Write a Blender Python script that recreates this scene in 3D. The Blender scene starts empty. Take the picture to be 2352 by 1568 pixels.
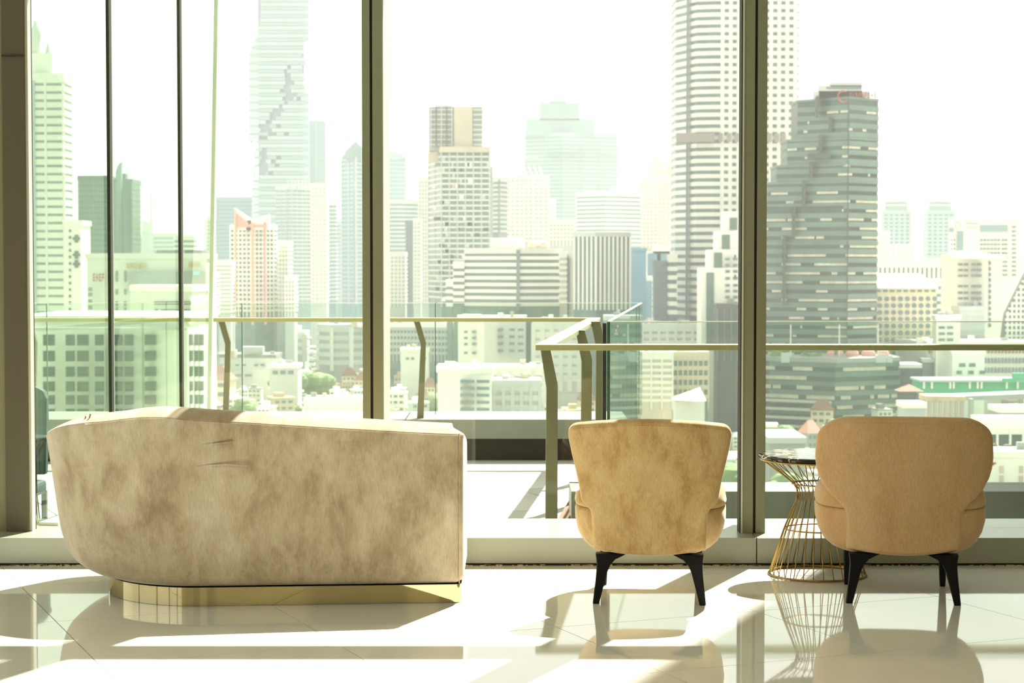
import bpy, math, random
from mathutils import Vector, noise
random.seed(7)
S = bpy.context.scene
COL = S.collection
R = math.radians

# ------------------------------------------------------------------ camera
F, CX, CY, H, TH = 4400.0, 1176.0, 784.0, 1.436, math.atan((784 - 605) / 4400.0)
cam_d = bpy.data.cameras.new('camera')
cam = bpy.data.objects.new('camera', cam_d)
COL.objects.link(cam)
cam_d.sensor_width = 36.0
cam_d.lens = F / 2352 * 36
cam_d.clip_end = 9000
cam_d.clip_start = 0.05
cam.location = (0, 0, H)
cam.rotation_euler = (math.pi / 2 - TH, 0, 0)
cam_d.dof.use_dof = True
cam_d.dof.focus_distance = 8.4
cam_d.dof.aperture_fstop = 8.0
S.camera = cam

# ------------------------------------------------------------------ world, sun, exposure
wd = bpy.data.worlds.new('sky')
S.world = wd
wd.use_nodes = True
bg = wd.node_tree.nodes['Background']
bg.inputs['Color'].default_value = (0.975, 1.0, 0.965, 1)
bg.inputs['Strength'].default_value = 0.84
sun_d = bpy.data.lights.new('sun', 'SUN')
sun = bpy.data.objects.new('sun', sun_d)
COL.objects.link(sun)
sun_d.energy = 13.0
sun_d.color = (1.0, 0.96, 0.88)
sun_d.angle = R(0.55)
SD = Vector((-0.34, -0.80, -1.0)).normalized()      # direction the light travels
sun.rotation_euler = SD.to_track_quat('-Z', 'Y').to_euler()
def area(name, loc, sx, sy, e, col, rot=(0, 0, 0)):
    d = bpy.data.lights.new(name, 'AREA')
    d.shape = 'RECTANGLE'; d.size = sx; d.size_y = sy; d.energy = e; d.color = col
    o = bpy.data.objects.new(name, d); COL.objects.link(o)
    o.location = loc; o.rotation_euler = rot
    return o
area('room_fill_light', (0.3, 2.0, 4.0), 5.0, 4.0, 85, (1.0, 0.92, 0.78))  # unseen fill light added to raise the room's brightness
S.view_settings.view_transform = 'Standard'
S.view_settings.look = 'None'
S.view_settings.exposure = 0.42
S.view_settings.gamma = 1.0
S.view_settings.use_curve_mapping = False
S.cycles.max_bounces = 8
S.cycles.diffuse_bounces = 4
S.cycles.glossy_bounces = 4
S.cycles.transparent_max_bounces = 40
S.cycles.volume_bounces = 1
S.cycles.use_denoising = True
S.cycles.caustics_reflective = False
S.cycles.caustics_refractive = False
S.cycles.sample_clamp_indirect = 6.0

# ------------------------------------------------------------------ photo geometry helpers
CT, ST = math.cos(TH), math.sin(TH)
def ray(px, py):
    a, u = px - CX, CY - py
    return Vector((a, F * CT + u * ST, -F * ST + u * CT))
def at(px, py, Y):
    d = ray(px, py); t = Y / d.y
    return Vector((d.x * t, Y, H + d.z * t))
def X(px, Y, py=605): return at(px, py, Y).x
def Z(py, Y, px=1176): return at(px, py, Y).z
def fl(px, py, z=0.0):
    d = ray(px, py); t = (z - H) / d.z
    return Vector((d.x * t, d.y * t, z))

# ------------------------------------------------------------------ materials
def lin(c):
    return tuple(((v / 255) / 12.92 if v / 255 <= 0.04045 else ((v / 255 + 0.055) / 1.055) ** 2.4) for v in c)
MATS = {}
def mat(name, rgb, rough=0.6, metal=0.0, var=0.06, scale=3.0, bump=0.0, bscale=60, spec=0.5, sheen=0.0, coat=0.0, stretch=None, detail=3):
    m = bpy.data.materials.new(name); m.use_nodes = True
    nt = m.node_tree; b = nt.nodes['Principled BSDF']
    b.inputs['Roughness'].default_value = rough
    b.inputs['Metallic'].default_value = metal
    b.inputs['Specular IOR Level'].default_value = spec
    if sheen:
        b.inputs['Sheen Weight'].default_value = sheen
        b.inputs['Sheen Roughness'].default_value = 0.4
        b.inputs['Sheen Tint'].default_value = (1, 0.93, 0.78, 1)
    if coat: b.inputs['Coat Weight'].default_value = coat
    c = lin(rgb)
    tc = nt.nodes.new('ShaderNodeTexCoord')
    mp = nt.nodes.new('ShaderNodeMapping')
    if stretch: mp.inputs['Scale'].default_value = stretch
    nt.links.new(tc.outputs['Object'], mp.inputs['Vector'])
    n = nt.nodes.new('ShaderNodeTexNoise'); n.inputs['Scale'].default_value = scale
    n.inputs['Detail'].default_value = detail
    nt.links.new(mp.outputs[0], n.inputs['Vector'])
    r = nt.nodes.new('ShaderNodeValToRGB')
    r.color_ramp.elements[0].position = 0.3; r.color_ramp.elements[1].position = 0.7
    r.color_ramp.elements[0].color = tuple(v * (1 - var) for v in c) + (1,)
    r.color_ramp.elements[1].color = tuple(min(1, v * (1 + var)) for v in c) + (1,)
    nt.links.new(n.outputs['Fac'], r.inputs['Fac'])
    nt.links.new(r.outputs['Color'], b.inputs['Base Color'])
    if bump:
        n2 = nt.nodes.new('ShaderNodeTexNoise'); n2.inputs['Scale'].default_value = bscale
        nt.links.new(mp.outputs[0], n2.inputs['Vector'])
        bp = nt.nodes.new('ShaderNodeBump'); bp.inputs['Strength'].default_value = bump
        bp.inputs['Distance'].default_value = 0.01
        nt.links.new(n2.outputs['Fac'], bp.inputs['Height'])
        nt.links.new(bp.outputs[0], b.inputs['Normal'])
    MATS[name] = m
    return m
def glass(name, tint, k=1.0, ior=1.45):
    m = bpy.data.materials.new(name); m.use_nodes = True
    nt = m.node_tree; nt.nodes.clear()
    out = nt.nodes.new('ShaderNodeOutputMaterial')
    t = nt.nodes.new('ShaderNodeBsdfTransparent'); t.inputs[0].default_value = tint + (1,)
    g = nt.nodes.new('ShaderNodeBsdfGlossy'); g.inputs['Roughness'].default_value = 0.0
    g.inputs['Color'].default_value = (0.95, 1, 0.96, 1)
    fr = nt.nodes.new('ShaderNodeFresnel'); fr.inputs['IOR'].default_value = ior
    ml = nt.nodes.new('ShaderNodeMath'); ml.operation = 'MULTIPLY'; ml.inputs[1].default_value = k
    ge = nt.nodes.new('ShaderNodeNewGeometry'); iv = nt.nodes.new('ShaderNodeMath'); iv.operation = 'SUBTRACT'
    iv.inputs[0].default_value = 1.0; m2 = nt.nodes.new('ShaderNodeMath'); m2.operation = 'MULTIPLY'
    nt.links.new(ge.outputs['Backfacing'], iv.inputs[1])
    mx = nt.nodes.new('ShaderNodeMixShader')
    nt.links.new(fr.outputs[0], ml.inputs[0]); nt.links.new(ml.outputs[0], m2.inputs[0]); nt.links.new(iv.outputs[0], m2.inputs[1])
    nt.links.new(m2.outputs[0], mx.inputs[0])
    nt.links.new(t.outputs[0], mx.inputs[1]); nt.links.new(g.outputs[0], mx.inputs[2])
    nt.links.new(mx.outputs[0], out.inputs['Surface'])
    return m

def velvet(name, base, dark, light, sc=2.2, stretch=(1, 1, 1), sheen=0.35, weave=0.4):
    m = bpy.data.materials.new(name); m.use_nodes = True
    nt = m.node_tree; b = nt.nodes['Principled BSDF']; L = nt.links.new
    b.inputs['Roughness'].default_value = 0.75
    b.inputs['Specular IOR Level'].default_value = 0.25
    b.inputs['Sheen Weight'].default_value = sheen
    b.inputs['Sheen Roughness'].default_value = 0.3
    b.inputs['Sheen Tint'].default_value = (1, 0.94, 0.82, 1)
    tc = nt.nodes.new('ShaderNodeTexCoord')
    mp = nt.nodes.new('ShaderNodeMapping'); mp.inputs['Scale'].default_value = stretch
    L(tc.outputs['Object'], mp.inputs['Vector'])
    n = nt.nodes.new('ShaderNodeTexNoise'); n.inputs['Scale'].default_value = sc
    n.inputs['Detail'].default_value = 10; n.inputs['Roughness'].default_value = 0.7; n.inputs['Distortion'].default_value = 0.25
    L(mp.outputs[0], n.inputs['Vector'])
    r = nt.nodes.new('ShaderNodeValToRGB'); e = r.color_ramp.elements
    e[0].position = 0.34; e[0].color = lin(dark) + (1,)
    e[1].position = 0.68; e[1].color = lin(light) + (1,)
    q = e.new(0.5); q.color = lin(base) + (1,)
    L(n.outputs['Fac'], r.inputs['Fac'])
    mp2 = nt.nodes.new('ShaderNodeMapping'); mp2.inputs['Scale'].default_value = (1, 1, 0.12)
    L(tc.outputs['Object'], mp2.inputs['Vector'])
    n2 = nt.nodes.new('ShaderNodeTexNoise'); n2.inputs['Scale'].default_value = 260
    L(mp2.outputs[0], n2.inputs['Vector'])
    mx = nt.nodes.new('ShaderNodeMixRGB'); mx.blend_type = 'MULTIPLY'; mx.inputs[0].default_value = weave
    L(r.outputs['Color'], mx.inputs[1]); L(n2.outputs['Fac'], mx.inputs[2])
    br = nt.nodes.new('ShaderNodeMixRGB'); br.blend_type = 'MULTIPLY'; br.inputs[0].default_value = 0
    L(mx.outputs[0], b.inputs['Base Color'])
    bp = nt.nodes.new('ShaderNodeBump'); bp.inputs['Strength'].default_value = 0.35; bp.inputs['Distance'].default_value = 0.006
    L(n.outputs['Fac'], bp.inputs['Height'])
    L(bp.outputs[0], b.inputs['Normal'])
    return m

M = {}
M['tile'] = mat('polished_tile', (234, 235, 225), 0.035, var=0.03, scale=1.6, spec=0.62)
M['tile'].node_tree.nodes['Principled BSDF'].inputs['IOR'].default_value = 1.62
M['grout'] = mat('grout', (150, 146, 128), 0.8)
M['sill'] = mat('sill_metal', (156, 158, 140), 0.28, var=0.03)
M['frame'] = mat('mullion_metal', (140, 144, 118), 0.42, metal=0.25, var=0.03)
M['frame_lt'] = mat('frame_light_metal', (205, 206, 190), 0.35, var=0.03)
M['gap'] = mat('dark_groove', (48, 44, 32), 0.8)
M['gasket'] = mat('black_gasket', (16, 16, 14), 0.4)
M['column'] = mat('column_cladding', (92, 86, 62), 0.45, var=0.06, scale=1.2)
M['wallpanel'] = mat('olive_wall_panel', (136, 132, 96), 0.5)
M['wall'] = mat('warm_wall', (196, 184, 150), 0.8)
M['ceil'] = mat('ceiling_white', (225, 220, 200), 0.8)
M['panel_lt'] = mat('pale_wall_panel', (235, 228, 200), 0.5)
M['panel_dk'] = mat('brown_wall_panel', (70, 52, 30), 0.5)
M['brass'] = mat('polished_brass', (222, 204, 158), 0.04, metal=1.0, var=0.04, scale=5)
M['gold_wire'] = mat('gold_wire', (168, 136, 72), 0.28, metal=1.0, var=0.05)
M['blackwood'] = mat('black_lacquer', (9, 7, 5), 0.42, spec=0.25)
M['velvet_sofa'] = velvet('velvet_taupe', (204, 184, 152), (170, 148, 116), (230, 214, 186), 3.6, (1.5, 1.0, 0.9), sheen=1.0)
M['velvet_gold'] = velvet('velvet_gold', (220, 184, 126), (192, 152, 92), (232, 202, 150), 11.0, (1, 1, 0.55), sheen=0.6)
M['velvet_peach'] = velvet('velvet_peach', (222, 182, 132), (208, 164, 112), (230, 196, 150), 3.0, (1, 1, 0.5), sheen=0.6)
M['win'] = glass('window_glass', (0.985, 0.995, 0.985), 0.9)
M['wing'] = glass('green_tinted_glass', (0.86, 0.93, 0.86), 0.8)
M['bal'] = glass('balustrade_glass', (0.93, 0.975, 0.945), 0.7)
M['edge_green'] = mat('glass_edge_green', (62, 118, 88), 0.2)
M['edge_white'] = mat('glass_edge_white', (238, 244, 232), 0.2)
M['steel'] = mat('champagne_steel', (172, 168, 122), 0.35, metal=0.35, var=0.05)
M['post'] = mat('shaded_post_metal', (112, 112, 80), 0.45, metal=0.2, var=0.08)  # darker than the rail steel: shade on the posts is in the colour
M['paver'] = mat('terrace_paver', (198, 194, 176), 0.7, var=0.1, scale=1.0)
M['paver_dk'] = mat('terrace_paver_dark', (186, 182, 164), 0.7, var=0.1, scale=1.0)
M['kerb'] = mat('kerb_cladding', (130, 134, 120), 0.5)
M['kerb_dk'] = mat('kerb_recess', (48, 42, 30), 0.8)
M['rust'] = mat('rusty_channel', (112, 82, 54), 0.8, var=0.2, scale=6)
M['wingwall'] = mat('wing_wall_cladding', (120, 122, 108), 0.6)
# city
M['win_dk'] = mat('dark_window', (30, 52, 46), 0.5, var=0.3, scale=0.3, spec=0.3)
M['white'] = mat('white_render', (226, 226, 214), 0.8, scale=0.05)
M['offwhite'] = mat('offwhite_render', (205, 208, 196), 0.8, scale=0.05)
M['cream'] = mat('cream_render', (226, 214, 182), 0.8, scale=0.05)
M['grey'] = mat('grey_concrete', (150, 156, 148), 0.8, var=0.12, scale=0.08)
M['ltgrey'] = mat('light_grey_concrete', (182, 188, 182), 0.8, var=0.1, scale=0.08)
M['beige'] = mat('beige_concrete', (190, 180, 158), 0.8, var=0.12, scale=0.08)
M['teal'] = mat('dark_teal_glass', (38, 66, 56), 0.25, var=0.35, scale=0.12)
M['tealmid'] = mat('teal_panel', (88, 116, 104), 0.3, var=0.15, scale=0.1)
M['green_gl'] = mat('green_glass', (52, 96, 74), 0.25, var=0.2, scale=0.06)
M['grey_gl'] = mat('grey_glass', (96, 118, 114), 0.3, var=0.25, scale=0.12)
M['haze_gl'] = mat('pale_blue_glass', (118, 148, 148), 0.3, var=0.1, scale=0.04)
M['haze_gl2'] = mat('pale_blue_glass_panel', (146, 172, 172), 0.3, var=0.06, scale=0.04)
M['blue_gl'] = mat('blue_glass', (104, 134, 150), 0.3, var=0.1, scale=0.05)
M['blue'] = mat('light_blue_cladding', (150, 192, 214), 0.6, scale=0.05)
M['lit'] = mat('lit_curtained_window', (212, 210, 186), 0.6, var=0.2, scale=0.4)  # pale colour stands in for lit panes with bright curtains
M['dark'] = mat('dark_cladding', (58, 66, 62), 0.5, var=0.2, scale=0.1)
M['slate'] = mat('slate_cladding', (104, 118, 124), 0.5, var=0.08, scale=0.1)
M['taupe'] = mat('taupe_louvre', (150, 142, 134), 0.7)
M['orange'] = mat('orange_stripe', (224, 172, 132), 0.7)
M['red'] = mat('red_stripe', (202, 142, 128), 0.7)
M['pink'] = mat('pink_roof', (218, 158, 146), 0.7)
M['brown'] = mat('brown_tile_roof', (142, 104, 82), 0.8)
M['roofwhite'] = mat('white_metal_roof', (240, 240, 230), 0.5)
M['rooftan'] = mat('tan_roof', (196, 176, 140), 0.8, var=0.15, scale=0.2)
M['roofgrey'] = mat('grey_roof', (138, 142, 134), 0.8, var=0.2, scale=0.2)
M['greennet'] = mat('green_hoarding', (70, 168, 128), 0.7)
M['leaf'] = mat('tree_leaves', (98, 124, 66), 0.8, var=0.4, scale=0.6)
M['trunk'] = mat('tree_bark', (96, 80, 60), 0.9)
M['road'] = mat('asphalt', (128, 130, 124), 0.9)
M['ground'] = mat('city_ground', (160, 158, 138), 0.9, var=0.3, scale=0.03, detail=6)
M['teal_fabric'] = mat('dark_teal_fabric', (62, 88, 92), 0.8)
M['sign_gold'] = mat('sign_gold', (190, 172, 92), 0.6)
M['sign_red'] = mat('sign_red', (150, 70, 62), 0.6)
M['sign_grey'] = mat('sign_grey', (150, 160, 160), 0.6)
M['cyan'] = mat('cyan_awning', (110, 205, 215), 0.6)
M['glasspaint'] = mat('white_sticker', (245, 245, 235), 0.6)

# black marble with pale veins
mm = bpy.data.materials.new('black_marble'); mm.use_nodes = True
_nt = mm.node_tree; _b = _nt.nodes['Principled BSDF']; _b.inputs['Roughness'].default_value = 0.06
_tc = _nt.nodes.new('ShaderNodeTexCoord'); _n = _nt.nodes.new('ShaderNodeTexNoise')
_n.inputs['Scale'].default_value = 5; _n.inputs['Detail'].default_value = 8; _n.inputs['Distortion'].default_value = 1.6
_r = _nt.nodes.new('ShaderNodeValToRGB'); _e = _r.color_ramp.elements
_e[0].position = 0.47; _e[0].color = (0.012, 0.009, 0.007, 1); _e[1].position = 0.53; _e[1].color = (0.012, 0.009, 0.007, 1)
_q = _e.new(0.5); _q.color = (0.7, 0.6, 0.45, 1)
_nt.links.new(_tc.outputs['Object'], _n.inputs['Vector']); _nt.links.new(_n.outputs['Fac'], _r.inputs['Fac'])
_nt.links.new(_r.outputs['Color'], _b.inputs['Base Color'])
M['marble'] = mm

# ------------------------------------------------------------------ mesh helpers
class MB:
    def __init__(s): s.v = []; s.f = []
    def add(s, vs, fs):
        k = len(s.v); s.v += [tuple(p) for p in vs]; s.f += [tuple(i + k for i in f) for f in fs]; return s
    def box(s, x0, x1, y0, y1, z0, z1):
        v = [(x0, y0, z0), (x1, y0, z0), (x1, y1, z0), (x0, y1, z0), (x0, y0, z1), (x1, y0, z1), (x1, y1, z1), (x0, y1, z1)]
        return s.add(v, [(3, 2, 1, 0), (4, 5, 6, 7), (0, 1, 5, 4), (1, 2, 6, 5), (2, 3, 7, 6), (3, 0, 4, 7)])
    def prism(s, poly, z0, z1):
        n = len(poly)
        v = [(p[0], p[1], z0) for p in poly] + [(p[0], p[1], z1) for p in poly]
        f = [tuple(range(n - 1, -1, -1)), tuple(range(n, 2 * n))] + [(i, (i + 1) % n, n + (i + 1) % n, n + i) for i in range(n)]
        return s.add(v, f)
    def xz(s, poly, y0, y1):          # outline in x-z extruded along y
        n = len(poly)
        v = [(p[0], y0, p[1]) for p in poly] + [(p[0], y1, p[1]) for p in poly]
        f = [tuple(range(n)), tuple(range(2 * n - 1, n - 1, -1))] + [((i + 1) % n, i, n + i, n + (i + 1) % n) for i in range(n)]
        return s.add(v, f)
    def bar(s, a, b, w, h):           # rectangular bar from a to b (w sideways, h up)
        a, b = Vector(a), Vector(b); d = (b - a).normalized()
        sd = d.cross(Vector((0, 0, 1))); sd = sd.normalized() if sd.length > 1e-4 else Vector((1, 0, 0))
        up = sd.cross(d)
        v = []
        for p in (a, b):
            for i, j in ((-1, -1), (1, -1), (1, 1), (-1, 1)): v.append(p + sd * (i * w / 2) + up * (j * h / 2))
        return s.add(v, [(0, 1, 2, 3), (7, 6, 5, 4), (0, 4, 5, 1), (1, 5, 6, 2), (2, 6, 7, 3), (3, 7, 4, 0)])
    def tube(s, pts, r, n=6, closed=False):
        pts = [Vector(p) for p in pts]; m = len(pts); k = len(s.v)
        up0 = Vector((0.13, 0.21, 0.97)).normalized()
        for i, p in enumerate(pts):
            if closed: t = pts[(i + 1) % m] - pts[i - 1]
            else: t = pts[min(i + 1, m - 1)] - pts[max(i - 1, 0)]
            t.normalize(); a = t.cross(up0)
            if a.length < 1e-3: a = t.cross(Vector((1, 0, 0)))
            a.normalize(); b = t.cross(a)
            for j in range(n):
                th = 2 * math.pi * j / n
                s.v.append(tuple(p + (a * math.cos(th) + b * math.sin(th)) * r))
        for i in range(m if closed else m - 1):
            i2 = (i + 1) % m
            for j in range(n):
                j2 = (j + 1) % n
                s.f.append((k + i * n + j, k + i * n + j2, k + i2 * n + j2, k + i2 * n + j))
        if not closed:
            s.f.append(tuple(k + j for j in range(n - 1, -1, -1))); s.f.append(tuple(k + (m - 1) * n + j for j in range(n)))
        return s
    def lathe(s, prof, n=32, c=(0, 0)):
        k = len(s.v); m = len(prof)
        for r, z in prof:
            for j in range(n):
                a = 2 * math.pi * j / n; s.v.append((c[0] + r * math.cos(a), c[1] + r * math.sin(a), z))
        for i in range(m - 1):
            for j in range(n):
                j2 = (j + 1) % n
                s.f.append((k + i * n + j, k + i * n + j2, k + (i + 1) * n + j2, k + (i + 1) * n + j))
        s.f.append(tuple(k + j for j in range(n - 1, -1, -1))); s.f.append(tuple(k + (m - 1) * n + j for j in range(n)))
        return s
    def rings(s, rings, cap=True):
        k = len(s.v); n = len(rings[0]); m = len(rings)
        for r in rings: s.v += [tuple(p) for p in r]
        for i in range(m - 1):
            for j in range(n):
                j2 = (j + 1) % n
                s.f.append((k + i * n + j, k + i * n + j2, k + (i + 1) * n + j2, k + (i + 1) * n + j))
        if cap:
            s.f.append(tuple(k + j for j in range(n - 1, -1, -1))); s.f.append(tuple(k + (m - 1) * n + j for j in range(n)))
        return s
    def mesh(s, name, m, smooth=False):
        me = bpy.data.meshes.new(name)
        me.from_pydata(s.v, [], s.f); me.update()
        me.materials.append(m if not isinstance(m, str) else M[m])
        if smooth:
            for p in me.polygons: p.use_smooth = True
        return me
WL = {}          # world location of parents
def obj(name, mb, m, parent=None, loc=(0, 0, 0), smooth=False, rot=0.0, bevel=0.0, scale=None, local=False, auto=False):
    me = mb if isinstance(mb, bpy.types.Mesh) else mb.mesh(name, m, smooth)
    o = bpy.data.objects.new(name, me); COL.objects.link(o)
    loc = Vector(loc)
    if parent is not None:
        o.parent = parent
        o.location = loc if local else loc - WL.get(parent, Vector((0, 0, 0)))
    else: o.location = loc
    WL[o] = loc
    if rot: o.rotation_euler = (0, 0, rot)
    if scale: o.scale = scale
    if bevel:
        b = o.modifiers.new('bevel', 'BEVEL'); b.width = bevel; b.segments = 2; b.limit_method = 'ANGLE'
    return o
def empty(name, label, cat, loc=(0, 0, 0), rz=0.0, group=None):
    o = bpy.data.objects.new(name, None); COL.objects.link(o)
    o.location = loc; o.rotation_euler = (0, 0, rz); o.empty_display_size = 0.2
    o['label'] = label; o['category'] = cat
    if group: o['group'] = group
    WL[o] = Vector(loc)
    return o
def tag(o, label=None, cat=None, group=None, kind=None):
    if label: o['label'] = label
    if cat: o['category'] = cat
    if group: o['group'] = group
    if kind: o['kind'] = kind
    return o
def struct(name, mb, m, label=None, **k):
    o = obj(name, mb, m, **k); o['kind'] = 'structure'
    if label: o['label'] = label
    return o

# ================================================================== ROOM SHELL
YW, YG, YS = 9.22, 9.40, 9.06          # mullion front, glass plane, sill front
fl_ = struct('floor', MB().box(-6, 6, -5, YS + 0.3, -0.10, -0.0035), 'grout', 'polished cream tiled lounge floor')
tile_me = MB().box(-0.4485, 0.4485, -0.4485, 0.4485, -0.02, 0.0).mesh('floor_tile', 'tile')
ca, sa = math.cos(R(-23)), math.sin(R(-23))     # tile grid turned 23 degrees
U = Vector((0.391, -0.921)); N = Vector((0.921, 0.391))
for i in range(-9, 12):
    for j in range(-13, 9):
        c = N * (1.30 + 0.9 * (i + 0.5)) + U * (-5.95 + 0.9 * (j + 0.5))
        if -5.2 < c.x < 5.2 and -4.6 < c.y < 9.5:
            obj('floor_tile', tile_me, None, fl_, (c.x, c.y, 0), rot=math.atan2(N.y, N.x))
struct('ceiling', MB().box(-6, 6, -5, 9.6, 4.3, 4.5), 'ceil', 'plain ceiling above the lounge')
wb = struct('wall_back', MB().box(-6, 6, -5.2, -5, 0, 4.4), 'wall', 'rear wall behind the camera')
for k, (a, b) in enumerate([(-4.6, -3.7), (-2.6, -1.9), (-1.2, -0.2), (0.9, 1.4), (2.6, 3.6)]):
    obj('wall_panel', MB().box(a, b, -5.0, -4.96, 0.1, 3.9), 'panel_lt', wb)
for k, (a, b) in enumerate([(-3.7, -2.6), (-1.9, -1.2), (-0.2, 0.9), (1.4, 2.6)]):
    obj('wall_panel', MB().box(a, b, -5.0, -4.97, 0.1, 3.9), 'panel_dk', wb)
wl_ = struct('wall_left', MB().box(-4.75, -4.6, -5, 1.0, 0, 4.4), 'wall', 'left side wall of the lounge')
obj('parapet', MB().box(-4.7, -4.6, 1.0, 9.2, 0, 0.14), 'sill', wl_)
struct('window_5', MB().box(-4.68, -4.66, 1.0, 9.2, 0.14, 4.3), M['win'], 'added side window pane letting sky light in, left of the frame')  # unseen glazing added so sky light reaches the sofa's left end
for y_ in (2.6, 4.3, 6.0, 7.7): obj('added_side_mullion', MB().box(-4.72, -4.6, y_ - .04, y_ + .04, 0.14, 4.3), 'frame', wl_)
struct('wall_right', MB().box(6, 6.2, -5, 9.6, 0, 4.4), 'wall', 'right side wall of the lounge')

# sill under the windows
zs = Z(1235, YS)
xj = X(1738, YS, 1260)
sill = struct('trim_1', MB().box(-6, xj - 0.002, YS, YG + 0.12, 0.012, zs).box(xj + 0.002, 6, YS, YG + 0.12, 0.012, zs), 'sill', 'pale metal window sill along the floor', bevel=0.002)
struct('baseboard_front', MB().box(-6, 6, YS + 0.012, YS + 0.1, -0.01, 0.014), 'gap', 'dark joint under the window sill')
bit = MB()
for k in range(240):
    x = random.uniform(-3, 3); w = random.uniform(0.004, 0.03)
    bit.box(x, x + w, YS + 0.002, YS + 0.02, 0.0, random.uniform(0.002, 0.006))
tag(obj('dust', bit, 'wall'), 'dust and grit lying along the base of the window sill', 'dust', kind='stuff')

# mullions
ZT = 2.78
def mullion(k, xc0, xc1, gx0, gx1, deep=0.14, label=''):
    mb = MB().box(xc0, gx0, YW, YW + deep, zs, 4.3).box(gx1, xc1, YW, YW + deep, zs, 4.3).box(gx0 - 0.001, gx1 + 0.001, YW + 0.02, YW + deep, zs, 4.3)
    o = struct('trim_%d' % k, mb, 'frame', label, bevel=0.0015)
    obj('groove', MB().box(gx0, gx1, YW + 0.015, YW + 0.019, zs, 4.3), 'gap', o)
    return o
py = 500
mA = mullion(2, X(832, YW, py), X(879, YW, py), X(850, YW, py), X(856, YW, py), label='olive metal window mullion left of centre')
obj('frame_strip', MB().box(X(875, YW, py), X(880, YW, py), YW + 0.02, YW + 0.50, zs, 4.3), 'frame_lt', mA)
obj('gasket', MB().box(X(880, 9.72, py), X(883, 9.72, py), 9.70, 9.73, zs, 4.3), 'gap', mA)
mB = mullion(3, X(1708, YW, py), X(1761, YW, py), X(1733, YW, py), X(1739, YW, py), label='olive metal window mullion right of centre')
obj('frame_strip', MB().box(X(1704.5, YW, py), X(1708.5, YW, py), YW - 0.005, YW + 0.12, zs, 4.3), 'frame_lt', mB)
obj('gasket', MB().box(X(1702, YW, py), X(1704.5, YW, py), YW + 0.0, YW + 0.1, zs, 4.3), 'gap', mB)
obj('outer_fin', MB().box(X(1724, YW, py), X(1756, YW, py), YG + 0.03, YG + 0.22, zs, 4.3), 'frame', mB)
mC = mullion(4, X(2600, YW, py), X(2655, YW, py), X(2625, YW, py), X(2631, YW, py), label='olive metal window mullion beyond the right edge')
# transom above the photo's top edge
struct('trim_5', MB().box(-2.5, 6, YW + 0.02, YW + 0.16, 2.78, 2.93), 'frame', 'horizontal window transom above the view')

# left column
xl = lambda px: X(px, 9.28, 700)
col = struct('trim_6', MB().box(xl(10), xl(62), 9.27, 9.31, zs, 4.3), 'column', 'dark clad column at the left window corner', bevel=0.003)
obj('column_joint', MB().box(xl(11.5), xl(62.2), 9.2585, 9.27, Z(123, 9.15), Z(121, 9.15)), 'gap', col)
obj('window_frame', MB().box(xl(62), xl(68), 9.29, 9.36, zs, 4.3), 'frame_lt', col)
obj('gasket', MB().box(xl(68), xl(68.8), 9.358, 9.365, zs, 4.3), 'gap', col)
struct('wall_front', MB().box(-4.7, xl(12), 9.285, 9.5, zs, 4.3), 'wallpanel', 'olive wall panel left of the column')

# window panes
xs = [xl(66), X(840, YG, 500), X(1735, YG, 500), X(2630, YG, 500), 6.0]
for i in range(4):
    w = struct('window_%d' % (i + 1), MB().box(xs[i] + (0.095 if i == 1 else 0.03 if i else 0), xs[i + 1] - 0.02, YG, YG + 0.016, zs, 4.3), M['win'],
               ['left window pane beside the column', 'middle window pane between the two mullions', 'right window pane behind the peach armchair', 'window pane beyond the right edge'][i])

# ================================================================== GLASS WING (left, outside)
X0w, Y0w, kk = X(76, 9.5, 700), 9.5, 0.15
def wpt(d): return (X0w + kk * d, Y0w + d)
def d_of(px, py=600):
    # depth d along the wing where it meets pixel column px
    q = (px - CX) / (F * CT + (CY - py) * ST)
    return (X0w - q * Y0w) / (q - kk)
d1, d2, d3 = d_of(250), d_of(412), d_of(472)
wing = empty('glass_wing', 'green tinted glass screen wall running outward on the far left, with two black joints', 'glass wall', (wpt(0)[0], wpt(0)[1], -0.34))
wing['kind'] = 'structure'
zb = 0.13
def wbox(da, db, t0, t1, z0, z1, mb=None, lean=0.0, full=False):
    mb = mb or MB(); n = Vector((1, -kk)).normalized()
    a, b = Vector(wpt(da)), Vector(wpt(db))
    p = [a + n * t0, b + n * t0, b + n * t1, a + n * t1]
    v = [(q.x, q.y, z0) for q in p] + [(q.x + (lean if full or i in (1, 2) else 0), q.y + (lean * 0 if full or i in (1, 2) else 0), z1) for i, q in enumerate(p)]
    return mb.add(v, [(3, 2, 1, 0), (4, 5, 6, 7), (0, 1, 5, 4), (1, 2, 6, 5), (2, 3, 7, 6), (3, 0, 4, 7)])
for a, b in ((0.0, d1 - 0.02), (d1 + 0.052, d2 - 0.02)):
    obj('glass_panel', wbox(a, b, 0, 0.018, zb, 5.6), M['wing'], wing)
obj('glass_panel', wbox(d2 + 0.052, d3, 0, 0.018, zb, 5.6, lean=0.13), M['wing'], wing)
for d in (d1, d2):
    obj('black_joint', wbox(d - 0.018, d + 0.018, 0.0, 0.018, zb, 5.6), 'gasket', wing)
    obj('joint_cap', wbox(d + 0.022, d + 0.05, 0.0, 0.01, zb, 5.6), 'frame_lt', wing)
obj('edge_strip', wbox(d3 - 0.004, d3 + 0.012, -0.004, 0.022, zb, 5.6, lean=0.13, full=True), 'edge_white', wing)
obj('base_rail', wbox(0, d3 + 0.1, -0.05, 0.09, -0.34, zb), 'rust', wing)
obj('base_cap', wbox(0, d3 + 0.1, 0.02, 0.12, zb, zb + 0.02), 'edge_white', wing)

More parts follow.
